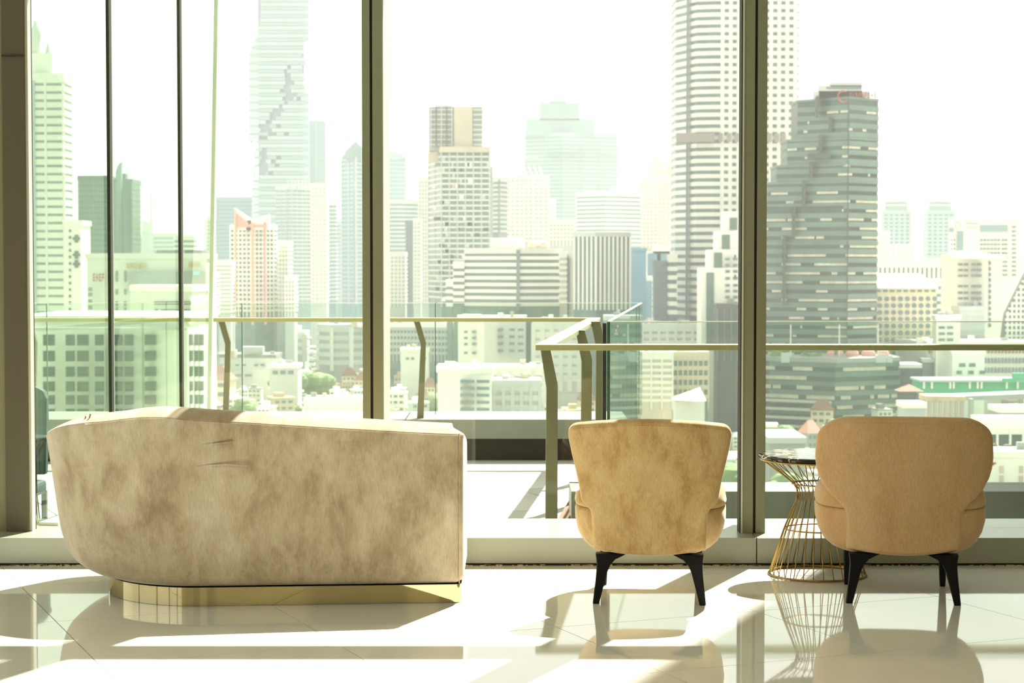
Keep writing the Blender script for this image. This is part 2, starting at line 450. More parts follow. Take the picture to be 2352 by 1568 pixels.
# ================================================================== TERRACE
ZTer = -0.34
terr = struct('terrace_floor', MB().box(-9, 1.6, 9.6, 18.2, ZTer - 0.3, ZTer - 0.012), 'kerb_dk', 'paved terrace outside the window')
pv = MB().box(-0.594, 0.594, -0.594, 0.594, -0.03, 0).mesh('paver', 'paver')
pv2 = MB().box(-0.594, 0.594, -0.594, 0.594, -0.03, 0).mesh('paver', 'paver_dk')
ang = math.atan2(N.y, N.x)
for i in range(-9, 9):
    for j in range(-18, 2):
        c = N * (1.2 * i + 0.5) + U * (1.2 * j)
        edge = 0.02 + 0.105 * (c.y - 11.7)
        if -7 < c.x < edge + 0.5 and 9.7 < c.y < 17.6:
            obj('paver', pv if (i + j) % 3 else pv2, None, terr, (c.x, c.y, ZTer), rot=ang)
struct('terrace_edge', MB().box(-9, 7, 9.52, 9.9, -0.6, zs - 0.02), 'sill', 'outer sill and drip edge of the window wall')
# kerbs under the balustrades
def kerb(name, a, b, w, label):
    a, b = Vector(a), Vector(b); d = (b - a).normalized(); n = Vector((-d.y, d.x))
    k = empty(name, label, 'kerb', (a.x, a.y, ZTer)); k['kind'] = 'structure'
    L = (b - a).length; m = max(1, round(L / 1.83)); s = L / m
    for i in range(m):
        p, q = a + d * (i * s + 0.006), a + d * ((i + 1) * s - 0.006)
        o = obj('cladding_panel', MB().prism([p, q, q + n * w, p + n * w], -0.14, 0.034), 'kerb', k)
    p, q = a + d * 0.02, b - d * 0.02
    obj('recess', MB().prism([p + n * 0.06, q + n * 0.06, q + n * (w - 0.06), p + n * (w - 0.06)], ZTer, -0.14), 'kerb_dk', k)
    return k
YN, YB = 12.1, 17.8
kerb('back_kerb', (-9, 17.2), (1.05, 17.2), 0.95, 'long grey clad kerb under the back glass balustrade, behind the sofa')
kerb('front_kerb', (0.36, 11.75), (7.0, 11.75), 0.5, 'grey clad kerb under the near glass balustrade, behind the armchairs')
sx0, sx1 = X(1388, YN, 850), X(1470, YB, 850)
kerb('side_kerb', (sx1 - 0.24, 17.2), (sx0 - 0.22, 12.2), 0.42, 'short grey clad kerb running outward between the near and back balustrades')
obj('drain_channel', MB().prism([(-0.02, 9.92), (0.14, 9.92), (0.88, 17.1), (0.74, 17.1)], ZTer - 0.02, ZTer + 0.03), 'rust', terr)
obj('sunken_strip', MB().prism([(0.15, 9.92), (1.9, 9.92), (1.9, 11.7), (1.6, 17.1), (0.89, 17.1)], ZTer - 0.06, ZTer + 0.012), 'roofgrey', terr)

# balustrades
ZGT, ZR = 1.066, 0.945
def panels(parent, pts, th=0.02):
    for a, b in pts:
        a, b = Vector(a), Vector(b); d = (b - a).normalized(); n = Vector((-d.y, d.x))
        a2, b2 = a + d * 0.012, b - d * 0.012
        obj('glass_panel', MB().prism([a2, b2, b2 + n * th, a2 + n * th], 0.034, ZGT), M['bal'], parent)
        obj('glass_top_edge', MB().prism([a2, b2, b2 + n * th, a2 + n * th], ZGT, ZGT + 0.006), 'edge_white', parent)  # white colour stands in for sunlight catching the top edge
        obj('glass_side_edge', MB().prism([b2, b2 + d * 0.008, b2 + d * 0.008 + n * th, b2 + n * th], 0.034, ZGT), 'edge_green', parent)
def xb(px): return X(px, YB, 830)
bb = empty('balustrade', 'glass terrace balustrade with champagne handrail and kinked posts, stepping in behind the left armchair', 'balustrade', (xb(700), YB, 0.034))
jb = [-1230, -784, -338, 110, 558, 1002, 1470]
panels(bb, [((xb(jb[i]), YB), (xb(jb[i + 1]), YB)) for i in range(6)])
YR = 17.35
obj('handrail', MB().box(-9, X(1378, YR, 730), YR - 0.06, YR + 0.06, ZR - 0.035, ZR), 'steel', bb, bevel=0.003)
def post(parent, px_pts, Y, dep=0.05, zbot=ZTer):
    # px_pts: left edge and right edge points (top, bend) then foot
    (tl, tr, ty), (bl, br, byl, byr), (fl_, fr_) = px_pts
    P = lambda x, y: (at(x, y, Y).x, at(x, y, Y).z)
    f0, f1 = at(fl_, 960, Y).x, at(fr_, 960, Y).x
    poly = [(f0, zbot), (f1, zbot), P(br, byr), P(tr, ty), P(tl, ty), P(bl, byl)]
    return obj('post', MB().xz(poly, Y, Y + dep), 'post', parent, bevel=0.003)
for s in (0, 449, -445, -895):
    post(bb, ((500 + s, 513 + s, 733), (517 + s, 529 + s, 791, 785), (507 + s - (3 if s else 0), 521 + s)), 17.33)
sb = bb
panels(sb, [((sx1, YB), (sx0 + 0.018, YN + 0.02))])
obj('handrail', MB().prism([(X(1230, 11.65, 790), 11.65), (X(1272, 11.65, 790), 11.65), (X(1380, YR, 728), YR + 0.06), (X(1352, YR, 728), YR + 0.06)], ZR - 0.034, ZR - 0.001), 'steel', sb, bevel=0.003)
obj('black_joint', MB().box(sx0 - 0.012, sx0 + 0.012, YN - 0.03, YN + 0.02, 0.034, ZGT - 0.005), 'gasket', sb)
obj('glass_joint', MB().box(X(1461, 17.2, 800), X(1463, 17.2, 800), 17.2, 17.23, 0.034, ZGT), 'edge_green', sb)
post(sb, ((1322, 1343, 758), (1336, 1360, 832, 825), (1332, 1358)), 14.2, 0.06)
post(sb, ((1357, 1378, 738), (1369, 1391, 800, 792), (1367, 1390)), 15.9, 0.06)
fb = bb
xn = lambda px: X(px, YN, 900)
panels(fb, [((xn(1398), YN), (xn(2730), YN)), ((xn(2730), YN), (xn(3400), YN))])
obj('handrail', MB().box(X(1230, 11.6, 790), 7.0, 11.6, 11.72, ZR - 0.036, ZR), 'steel', fb, bevel=0.003)
post(fb, ((1241, 1263, 798), (1255, 1281, 892, 882), (1252, 1281)), 11.63, 0.06)
for s in (870, 1740):
    post(fb, ((1241 + s, 1263 + s, 798), (1255 + s, 1281 + s, 892, 882), (1252 + s, 1281 + s)), 11.63, 0.06) if s > 900 else None
# etched safety mark on the glass (tiny square of strokes, illegible in the photo)
mk = MB(); q0 = at(1411, 770, YN - 0.003)
for a, b, c, d in ((0, 8, 12, 14), (0, 8, 8.2, 9.6), (0, 2, 8, 13.5), (6, 8, 8, 13.5), (2.8, 5, 10.2, 12), (0, 8.5, 5.5, 6.8), (0.5, 2, 2, 5.2), (3.2, 4.8, 2.8, 5.2), (6, 8, 2, 5.2), (-0.5, 9, 1.2, 2.2)):
    mk.box(q0.x + a * .00275, q0.x + b * .00275, YN - 0.004, YN - 0.002, q0.z + c * .00275, q0.z + d * .00275)
obj('etched_mark', mk, 'glasspaint', fb)

# building wing beyond the right edge of the view that shades the right side
struct('wing_wall', MB().prism([(2.78, 9.9), (4.72, 16.7), (8.5, 16.7), (8.5, 9.9)], -2, 14.5), 'wingwall', 'projecting building wing beyond the right edge')

# outdoor chair and table seen through the wing glass
Yc = 11.3
och = empty('outdoor_chair', 'dark teal high-backed outdoor chair behind the green glass at the far left', 'chair', (X(84, Yc, 1000) - 0.1, Yc, ZTer))
x0, x1 = X(40, Yc, 900), X(106, Yc, 900)
prof = [(x0, Z(1090, Yc)), (x1 - .01, Z(1090, Yc)), (x1, Z(960, Yc)), (x1, Z(915, Yc)), (x1 - 0.02, Z(897, Yc)), (x1 - 0.06, Z(889, Yc)), (x0 + 0.06, Z(887, Yc)), (x0 + 0.02, Z(897, Yc)), (x0, Z(915, Yc))]
obj('backrest', MB().xz(prof, Yc, Yc + 0.07), 'teal_fabric', och, bevel=0.01)
obj('seat', MB().box(x0, x1, Yc - 0.5, Yc, ZTer + 0.42, ZTer + 0.5), 'teal_fabric', och, bevel=0.02)
for a in (x0 + 0.01, x1 - 0.04):
    for b in (Yc - 0.48, Yc + 0.02): obj('leg', MB().box(a, a + 0.03, b, b + 0.03, ZTer, ZTer + 0.43), 'gasket', och)
Yt = 10.5
tx, tz, tr = X(62, Yt, 1000), Z(1002, Yt), 0.125
ot = empty('wire_table', 'small dark wire side table in front of the teal outdoor chair at the far left', 'table', (tx, Yt, ZTer))
obj('table_top', MB().lathe([(tr, tz - 0.012), (tr, tz)], 28, (tx, Yt)), 'gasket', ot)
for k in range(20):
    a = 2 * math.pi * k / 20
    P = lambda r, z, b: (tx + r * math.cos(b), Yt + r * math.sin(b), z)
    obj('wire', MB().tube([P(tr - .01, tz - .01, a), P(0.05, tz - 0.12, a + .35), P(0.05, tz - 0.3, a + .5), P(0.1, ZTer, a + .6)], 0.003, 4), 'gasket', ot)

# ================================================================== SOFA
def sofa():
    rt = empty('sofa', 'taupe velvet sofa seen from behind, rounded at its left end, on a brass plinth', 'sofa', (-1.1, 8.45, 0))
    # base path: right arm front -> corner -> back -> left curve -> left arm front
    P = []      # (x, y, nx, ny, flare, ztop)
    def pt(x, y, nx, ny, fl, zt): P.append((x, y, nx, ny, fl, zt))
    XR = -0.205
    for k in range(7):
        t = k / 6; pt(XR, 8.86 - t * 0.75, 1, 0, 0.0, 0.63 + 0.125 * t ** 0.7)
    for k in range(1, 6):
        a = k / 6 * math.pi / 2
        pt(XR - 0.045 + 0.045 * math.cos(a), 8.105 - 0.045 * math.sin(a), math.cos(a), -math.sin(a), 0.012 * k / 6, 0.757)
    xa, ya = -0.25, 8.06; xb_, yb_ = -1.33, 7.975
    nb = Vector((yb_ - ya, -(xb_ - xa))).normalized()
    nb = Vector((-0.078, -0.997))
    for k in range(0, 15):
        t = k / 14; z = 0.757 + 0.073 * (t ** 1.1)
        pt(xa + (xb_ - xa) * t, ya + (yb_ - ya) * t - 0.0, -0.078 * 1, -0.997, 0.015 + 0.035 * t, z)
    cx, cy, rx, ry = -1.33, 8.50, 0.47, 0.525
    for k in range(1, 19):
        a = k / 18 * math.pi / 2
        nx, ny = -math.sin(a) / rx, -math.cos(a) / ry; l = math.hypot(nx, ny)
        z = 0.83 - 0.135 * (k / 18) ** 2.6 + 0.012 * math.sin(min(1, k / 7) * math.pi)
        pt(cx - rx * math.sin(a), cy - ry * math.cos(a), nx / l, ny / l, 0.05 + 0.225 * (k / 18) ** 0.9, z)
    for k in range(1, 6):
        t = k / 5; pt(cx - rx, cy + t * 0.36, -1, 0, 0.275, 0.695 - 0.07 * t)
    T = 0.17; z0 = 0.076
    G = [(0.0, 0.06), (0.012, 0.28), (0.03, 0.40), (0.06, 0.54), (0.11, 0.67), (0.2, 0.77), (0.33, 0.84), (0.5, 0.93), (0.62, 1.0), (1.0, 1.0)]
    def g(z):
        z -= z0
        for (a, b), (c, d) in zip(G, G[1:]):
            if z <= c: return b + (d - b) * (z - a) / (c - a)
        return 1.0
    def section(p, inset=0.0):
        x, y, nx, ny, fl, zt = p
        L = []
        ng = 16; rr = 0.009; dz = 0.036 - inset * .3
        zs_ = [z0 + (zt - dz - rr - z0) * (k / ng) for k in range(ng + 1)]
        for z in zs_: L.append((fl * g(z) - inset, z))
        o1 = fl * g(zt - dz - rr) - inset
        for k in range(1, 5):
            a = k / 4 * math.radians(62); L.append((o1 - rr + rr * math.cos(a), zt - dz - rr - inset * .6 + rr * math.sin(a)))
        q0, h0 = L[-1][0], L[-1][1]; o2 = o1 - T + 2 * inset + 0.03; q1 = (q0 + o2) / 2 - 0.03
        for k in range(1, 6):
            t = k / 5; L.append((q0 + (q1 - q0) * t, h0 + (zt - inset * .6 - h0) * (1 - (1 - t) ** 1.5)))
        for k in range(1, 8):
            a = k / 7 * math.pi / 2; L.append((q1 + (o2 - 0.03 - q1) * math.sin(a), zt - inset * .6 - 0.07 * (1 - math.cos(a))))
        o2 -= 0.03
        L.append((o2 - 0.01, 0.45)); L.append((o2 - 0.02 if fl < 0.1 else o2, 0.25)); L.append((o1 * 0 - T + inset, z0))
        return [(x + nx * o, y + ny * o, z) for o, z in L]
    rings = [section(P[0], 0.03)] + [section(P[0], 0.008)] + [section(p) for p in P[1:-1]] + [section(P[-1], 0.008), section(P[-1], 0.03)]
    b = MB().rings(rings)
    body = obj('backrest', b, 'velvet_sofa', rt, smooth=True)
    ss = body.modifiers.new('s', 'SUBSURF'); ss.levels = 1; ss.render_levels = 1
    # fabric creases pressed into the top left of the back
    # piping along the top outer edge
    top = []
    for p in P[6:36]:
        x, y, nx, ny, fl, zt = p; fo = fl * g(zt - 0.06) + 0.0005; top.append((x + nx * fo, y + ny * fo, zt - 0.046))
    obj('piping', MB().tube(top, 0.0035, 6), 'velvet_sofa', rt, smooth=True)
    c = P[10]
    obj('seam', MB().tube([(c[0] + c[2] * 0.010, c[1] + c[3] * 0.010, z) for z in (0.085, 0.3, 0.5, 0.72)], 0.003, 6), 'velvet_sofa', rt, smooth=True)
    # folds pressed into the fabric near the top left
    for q in ([(330, 1008), (370, 1018), (425, 1024), (480, 1020), (535, 1014)], [(300, 1043), (350, 1050), (420, 1052)], [(208, 950), (204, 966), (201, 984)], [(197, 955), (195, 968)], [(430, 1072), (520, 1066), (580, 1070)]):
        pts = []
        for px, py_ in q:
            Yf = 7.933 if px > 380 else 7.933 + 0.55 * (1 - math.sqrt(max(0, 1 - min(1, ((380 - px) / 265.0)) ** 2))) * 0.97
            pts.append(at(px, py_, Yf))
        obj('fabric_fold', MB().tube(pts, 0.004, 6), 'velvet_sofa', rt, smooth=True)
    # seat
    inner = [(p[0] - p[2] * (T - 0.02), p[1] - p[3] * (T - 0.02)) for p in P]
    poly = inner[::-1]
    poly = [(poly[0][0], 8.84)] + poly[1:-1] + [(poly[-1][0], 8.84)]
    obj('seat_base', MB().prism(poly[::-1], z0, 0.34), 'velvet_sofa', rt, bevel=0.015)
    pin = [(q[0] * 0.985 - 0.016, q[1] * 0.985 + 0.13) for q in poly]
    obj('seat_cushion', MB().prism(pin[::-1], 0.34, 0.47), 'velvet_sofa', rt, bevel=0.03)
    # plinth
    pl = [(p[0] - p[2] * 0.010, p[1] - p[3] * 0.010) for p in P]
    pl2 = [(x, min(y, 8.82)) for x, y in pl]
    m_ = len(pl2); mb = MB()
    mb.add([(x, y, z) for z in (0.001, 0.078) for x, y in pl2], [(k, k + m_, k + 1 + m_, k + 1) for k in range(m_ - 1)])
    o = obj('plinth', mb, 'brass', rt, smooth=True)
    tag(o, 'polished brass plinth')
    obj('underside', MB().prism([(x * .99 - .01, y + .02) for x, y in pl2][::-1], 0.002, 0.077), 'gap', rt)
    return rt
sofa()

# ================================================================== ARMCHAIRS
def interp(T, z):
    if z <= T[0][0]: return T[0][1]
    for (a, b), (c, d) in zip(T, T[1:]):
        if z <= c:
            t = (z - a) / (c - a); return b + (d - b) * (t * t * (3 - 2 * t) * 0.5 + t * 0.5)
    return T[-1][1]
def armchair(label, vm, loc, rz, wt, zt, arch, rc, bend, seatw, rake=0.10):
    rt = empty('armchair', label, 'armchair', loc, rz)
    TH_ = 0.088; e = TH_ / 2; zb_ = 0.207
    def ztop(s):
        q = max(0, (abs(s) - (1 - rc[0])) / rc[0]); return zt - arch * s * s - rc[1] * (1 - math.sqrt(max(0, 1 - q * q)))
    ssn = [-1 + 2 * k / 26 for k in range(27)]
    arcs = [math.pi / 2 * k / 5 for k in range(1, 6)]
    cols = [(-1, a) for a in reversed(arcs)] + [(s, 0) for s in ssn] + [(1, a) for a in arcs]
    vs = [k / 34 for k in range(35)]
    rows = [(0, a) for a in reversed(arcs)] + [(v, 0) for v in vs] + [(1, a) for a in arcs]
    V = []; F_ = []
    def yc(x, z):
        return -0.245 - rake * ((z - zb_) / 0.6) ** 1.2 + bend * x * x + (0.9 * max(0, abs(x) - 0.25)) * 0.12
    for side in (-1, 1):
        for (v, av) in rows:
            for (s, as_) in cols:
                e2 = e * 0.8 / 0.345
                Sf = s * (1 - e2) + (1 if s > 0 else -1) * (e2 * math.sin(as_) if as_ else 0)
                zt_ = ztop(Sf) - e * 0.6; zz0 = zb_ + e * 0.5 + 0.02 * s * s
                z = zz0 + v * (zt_ - zz0)
                x = Sf * interp(wt, z)
                if av: z += (e * 0.6 * math.sin(av)) * (1 if v > 0.5 else -0.8)
                h = e * max(0.0, math.cos(as_)) * max(0.0, math.cos(av)) if (as_ or av) else e
                h = max(h, 0.0008)
                dy = 2 * bend * x; l = math.hypot(dy, 1)
                n = (-dy / l, 1 / l)
                V.append((x + side * n[0] * h * 0.8, yc(x, z) + side * n[1] * h, z))
    nc, nr = len(cols), len(rows)
    for side in (0, 1):
        for i in range(nr - 1):
            for j in range(nc - 1):
                a = side * nc * nr + i * nc + j
                f = (a, a + 1, a + nc + 1, a + nc)
                F_.append(f if side == 0 else f[::-1])
    o2 = nc * nr
    bord = [j for j in range(nc)] + [i * nc + nc - 1 for i in range(1, nr)] + [(nr - 1) * nc + j for j in range(nc - 2, -1, -1)] + [i * nc for i in range(nr - 2, 0, -1)]
    for k in range(len(bord)):
        a, b = bord[k], bord[(k + 1) % len(bord)]
        F_.append((b, a, a + o2, b + o2))
    mb = MB(); mb.v = V; mb.f = F_
    obj('backrest', mb, vm, rt, local=True, smooth=True)
    # piping along the rear edge of the upper back
    pts = []
    def pp(s, z):
        x = s * interp(wt, z); dy = 2 * bend * x; l = math.hypot(dy, 1)
        return (x + (dy / l) * e * 0.8, yc(x, z) - e / l * .98, z)
    sm = 1 - e * 0.8 / 0.345
    for k in range(31):
        s = sm * (-1 + 2 * k / 30); pts.append(pp(s, ztop(s) - e * 0.6))
    obj('piping', MB().tube(pts, 0.0022, 6), vm, rt, local=True, smooth=True)
    # seat body and cushion
    def ring(hx, hy, z, cy, n=3.2, m=56):
        L = []
        for k in range(m):
            a = 2 * math.pi * k / m; c, s = math.cos(a), math.sin(a)
            L.append((hx * math.copysign(abs(c) ** (2 / n), c), cy + hy * math.copysign(abs(s) ** (2 / n), s), z))
        return L
    sw = seatw
    prof = [(0.203, 0.60), (0.207, 0.70), (0.222, 0.80), (0.25, 0.89), (0.29, 0.95), (0.34, 0.985), (0.385, 0.99), (0.398, 0.975), (0.402, 0.95)]
    cy = 0.045; hy = 0.325
    obj('seat', MB().rings([ring(sw * k, hy * (0.25 + 0.75 * k), z, cy) for z, k in prof]), vm, rt, local=True, smooth=True)
    prof = [(0.400, 0.950), (0.404, 0.980), (0.42, 0.995), (0.45, 0.98), (0.475, 0.95), (0.492, 0.90), (0.502, 0.82), (0.507, 0.66), (0.509, 0.4)]
    obj('seat_cushion', MB().rings([ring(sw * k, hy * k, z, cy) for z, k in prof]), vm, rt, local=True, smooth=True)
    # legs
    def leg(sx, y0, rear):
        rs = []
        if rear: P = [(0.212, -0.005, 0.125, 0.030), (0.203, -0.004, 0.108, 0.030), (0.188, -0.002, 0.078, 0.029), (0.165, 0.0, 0.058, 0.027), (0.135, -0.002, 0.045, 0.024), (0.1, -0.005, 0.036, 0.021), (0.05, -0.011, 0.023, 0.018), (0.006, -0.016, 0.012, 0.015), (0.0, -0.0155, 0.011, 0.014)]
        else: P = [(0.212, -0.004, 0.036, 0.022), (0.12, -0.004, 0.030, 0.02), (0.006, 0.0, 0.024, 0.014), (0.0, 0.001, 0.023, 0.013)]
        for z, a, b, d in P:
            xo, xi = sx * (0.222 - a), sx * (0.222 - b)
            x0_, x1_ = min(xo, xi), max(xo, xi)
            yy = y0 + (0.02 * (0.21 - z) / 0.21 * (-1 if rear else 1))
            c = 0.004
            rs.append([(x0_ + c, yy - d, z), (x1_ - c, yy - d, z), (x1_, yy - d + c, z), (x1_, yy + d - c, z), (x1_ - c, yy + d, z), (x0_ + c, yy + d, z), (x0_, yy + d - c, z), (x0_, yy - d + c, z)])
        rs = rs[::-1]
        return MB().rings(rs)
    for sx in (-1, 1):
        obj('leg', leg(sx, -0.215, True), 'blackwood', rt, local=True)
        obj('leg', leg(sx, 0.225, False), 'blackwood', rt, local=True)
    return rt
wtL = [(0.205, 0.235), (0.375, 0.242), (0.405, 0.248), (0.425, 0.275), (0.45, 0.288), (0.74, 0.342), (0.82, 0.345)]
wtR = [(0.205, 0.235), (0.375, 0.236), (0.40, 0.243), (0.43, 0.268), (0.46, 0.302), (0.50, 0.332), (0.54, 0.352), (0.58, 0.362), (0.62, 0.366), (0.72, 0.360), (0.82, 0.350)]
armchair('golden beige velvet armchair with squared top corners, between the sofa and the right mullion', 'velvet_gold', (0.600, 8.27, 0), R(-5), wtL, 0.792, 0.026, (0.13, 0.040), 0.55, 0.330)
armchair('peach velvet armchair with a wide rounded back, right of the wire side table', 'velvet_peach', (1.68, 8.27, 0), R(-7), wtR, 0.802, 0.012, (0.34, 0.105), 0.85, 0.366)

# ================================================================== SIDE TABLE
def side_table():
    cx, cy = 1.41, 8.80
    rt = empty('side_table', 'round side table with black marble top on a gold wire hourglass base', 'table', (cx, cy, 0))
    o = obj('table_top', MB().lathe([(0.262, 0.540), (0.270, 0.543), (0.274, 0.549), (0.274, 0.554), (0.270, 0.559), (0.262, 0.561)], 72), 'marble', rt, local=True, smooth=False)
    tag(o, 'black marble top with pale veins')
    def rg(r, z, t=0.0035): return MB().tube([(r * math.cos(a), r * math.sin(a), z) for a in [2 * math.pi * k / 56 for k in range(56)]], t, 6, True)
    for r, z, t in ((0.262, 0.536, 0.005), (0.117, 0.423, 0.0035), (0.150, 0.215, 0.0035), (0.222, 0.006, 0.0055)):
        obj('ring', rg(r, z, t), 'gold_wire', rt, local=True, smooth=True)
    n = 30
    tw = 0.2
    for k in range(n):
        a = 2 * math.pi * k / n
        P = lambda r, z, b: (r * math.cos(a + b), r * math.sin(a + b), z)
        pts = [P(0.258, 0.535, 0), P(0.112, 0.423, tw * 0.75), P(0.098, 0.400, tw * 0.85), P(0.093, 0.375, tw), P(0.098, 0.350, tw * 1.1), P(0.154, 0.213, tw * 1.3), P(0.2215, 0.006, tw * 1.45)]
        obj('wire', MB().tube(pts, 0.0023, 5), 'gold_wire', rt, local=True, smooth=True)
side_table()

# ================================================================== CITY
ZG = -62.0
OCC = []                       # ground rectangles already built on
cg = struct('city_ground', MB().box(-2600, 2600, 60, 5200, ZG - 3, ZG), 'ground', 'hazy city ground far below')
def grow(poly, e):
    cx = sum(p[0] for p in poly) / len(poly); cy = sum(p[1] for p in poly) / len(poly)
    out = []
    for x, y in poly: out.append((x + math.copysign(e, x - cx), y + math.copysign(e, y - cy)))
    return out
def building(label, front, ytop, yvis, core='grey_gl', slab='white', pitch=16, band=0.5, pier=None, pmat=None, pseg=None, back=14, name='building', top=None, crown=1.6, roof='roofgrey', boxes=(), boxmat=None, start=0.0, group=None, cat='building', e=0.35):
    """front: [(px, D), ...] left to right in photo pixels; floors repeat every `pitch` pixels from the top down to yvis."""
    Dm = min(D for _, D in front); ym = (max(ytop, 0) + min(yvis, 720)) / 2
    fp = [(X(px, D, ym), D) for px, D in front]
    yb_ = max(p[1] for p in fp) + back
    poly = fp + [(fp[-1][0], yb_), (fp[0][0], yb_)]
    cxm = sum(p[0] for p in fp) / len(fp)
    rt = empty(name, label, cat, (cxm, Dm, ZG), group=group)
    zt = Z(ytop, Dm); zv = max(ZG, Z(yvis, Dm))
    xs_ = [p[0] for p in poly]; ys_ = [p[1] for p in poly]
    OCC.append((min(xs_) - 3, max(xs_) + 3, min(ys_) - 3, max(ys_) + 3))
    obj('body', MB().prism(poly, ZG, zt), core, rt)
    obj('roof', MB().prism(grow(poly, e + 0.05), zt, zt + crown), top or slab, rt)
    pm = pitch * Dm / F
    if band:
        n = int((zt - zv - start * pm) / pm)
        if pitch >= 8.5:
            me = MB().prism(grow(poly, e), 0, pm * band).mesh('floor_band', slab)
            for k in range(n): obj('floor_band', me, None, rt, (0, 0, zt - (k + start) * pm - pm * band))
        elif n > 0:
            mb = MB()
            for k in range(n): mb.prism(grow(poly, e), zt - (k + start) * pm - pm * band, zt - (k + start) * pm)
            tag(obj('floor_bands', mb, slab, rt), kind='stuff')
    if pier:
        pp, wpx = pier
        w = wpx * Dm / F
        me = MB().box(-w / 2, w / 2, -0.32, 0.3, zv, zt).mesh('pier', pmat or slab)
        for i in range(len(fp) - 1):
            if pseg is not None and i not in pseg: continue
            a, b = Vector(fp[i]), Vector(fp[i + 1]); L = abs(front[i + 1][0] - front[i][0])
            m = max(1, round(L / pp)); an = math.atan2(b.y - a.y, b.x - a.x)
            if pp >= 7:
                for k in range(m + 1):
                    q = a + (b - a) * (k / m)
                    if i and k == 0: continue
                    obj('pier', me, None, rt, (q.x, q.y - e * 0.6, 0), rot=an)
            else:
                mb = MB(); d = (b - a).normalized(); nn = Vector((d.y, -d.x))
                for k in range(m + 1):
                    q = a + (b - a) * (k / m) + nn * e * 0.6
                    mb.prism([q - d * w / 2 - nn * .3, q + d * w / 2 - nn * .3, q + d * w / 2 + nn * .3, q - d * w / 2 + nn * .3], zv, zt)
                tag(obj('piers', mb, pmat or slab, rt), kind='stuff')
    if ytop > 690 and name not in ('shed', 'canopy_row', 'glass_hall', 'hotel_building'):
        rs_ = random.Random(label)
        for q in range(rs_.randint(3, 6)):
            xa = rs_.uniform(fp[0][0] + 1, fp[-1][0] - 3); w_ = rs_.uniform(1, 3.2); ya = rs_.uniform(Dm + 2, Dm + back - 3)
            obj('roof_unit', MB().box(xa, xa + w_, ya, ya + rs_.uniform(1, 2.5), zt, zt + crown + rs_.uniform(.6, 2.2)), rs_.choice(('ltgrey', 'white', 'grey', 'beige')), rt)
    for (p0, p1, yt) in boxes:
        x0, x1 = X(p0, Dm + 4, ytop), X(p1, Dm + 4, ytop)
        obj('roof_box', MB().box(x0, x1, Dm + 4, Dm + back - 4, zt, Z(yt, Dm + 4)), boxmat or slab, rt)
    return rt, zt, Dm, fp
def slabx(rt, name, p0, p1, y0, y1, D, dep, m):     # box part given in photo pixels
    return obj(name, MB().box(X(p0, D, (y0 + y1) / 2), X(p1, D, (y0 + y1) / 2), D - dep, D + 1.0, Z(y1, D), Z(y0, D)), m, rt)
def windows(rt, rows, cols, w, h, D, m='dark', name='window', dep=0.35):   # individual windows by pixel centres
    for y in rows:
        for x in cols: slabx(rt, name, x - w / 2, x + w / 2, y - h / 2, y + h / 2, D, dep, m)

# ---------- behind the green glass, far left
b, zt, D, fp = building('cream tower with stepped balconies and two pointed spires at the far left', [(66, 700), (147, 700)], 178, 745, 'grey_gl', 'offwhite', 18.6, 0.68, (38, 5), 'offwhite', name='residential_tower', boxes=((66, 120, 122),))
for k in range(17):
    w = [8, 7, 7, 6, 6, 5, 6, 4, 4, 3, 3, 2, 0, 0, 0, 0, 0][k]
    if w: slabx(b, 'balcony', 140, 149 + w, 184 + 18.6 * k, 192 + 18.6 * k, 698, 6, 'offwhite')
for px, y0, w in ((82, 42, 13), (110, 95, 9)):
    x = X(px, 706, 120); w *= 0.16
    obj('spire', MB().lathe([(w * 0.7, Z(178, 706)), (w * 0.8, Z(y0 + 60, 706)), (w, Z(y0 + 42, 706)), (w * 1.05, Z(y0 + 34, 706)), (w * 0.6, Z(y0 + 20, 706)), (w * 0.35, Z(y0 + 10, 706)), (0.05, Z(y0, 706))], 12, (x, 706)), 'ltgrey', b, smooth=True)
slabx(b, 'glass_strip', 68, 82, 186, 740, 699.4, 0.7, 'haze_gl')
b, *_ = building('narrow white building with a column of small dark windows, beside the cream spired tower', [(148, 640), (187, 640)], 517, 745, 'white', 'white', 60, 0, name='apartment_building')
windows(b, [530 + 15 * k for k in range(13)], [161], 5, 6, 640)
for y in (548, 585, 606): slabx(b, 'dark_mark', 172, 180, y - 9, y + 9, 640, .4, 'dark'); slabx(b, 'dark_mark', 168, 184, y - 3, y + 3, 640, .45, 'dark')
building('dark green glass office block at the far left, left of the first black joint', [(181, 820), (251, 820)], 412, 620, 'green_gl', 'teal', 12.5, 0.25, (30, 1.5), 'tealmid', name='office_tower', boxes=((198, 255, 403),), boxmat='teal')
b, zt, D, fp = building('green glass tower with a curved horn on its roof, right of the first black joint', [(258, 852), (303, 846)], 419, 610, 'green_gl', 'green_gl', 12.5, 0.2, (20, 1.5), 'tealmid', name='office_tower', boxes=((280, 288, 398),), boxmat='green_gl')
obj('roof_horn', MB().xz([(X(263, 845), Z(560, 845)), (X(271, 845), Z(560, 845)), (X(275, 838), Z(430, 838)), (X(276, 838), Z(385, 838)), (X(277, 838), Z(370, 838)), (X(268, 838), Z(378, 838)), (X(263, 838), Z(392, 838))], 842, 845), 'haze_gl', b)
b, zt, D, fp = building('distant pale block with an antenna between the two black joints', [(306, 1500), (352, 1500)], 545, 640, 'ltgrey', 'ltgrey', 10, 0.5, name='office_block', boxes=((326, 350, 508),))
obj('antenna', MB().tube([(X(348, 1510), 1510, Z(512, 1510)), (X(348, 1510), 1510, Z(447, 1510))], 0.5, 6), 'slate', b)
building('distant pale glass block right of the antenna block', [(352, 1450), (400, 1450)], 540, 640, 'haze_gl', 'ltgrey', 10, 0.4, name='office_block', boxes=((356, 385, 535),))
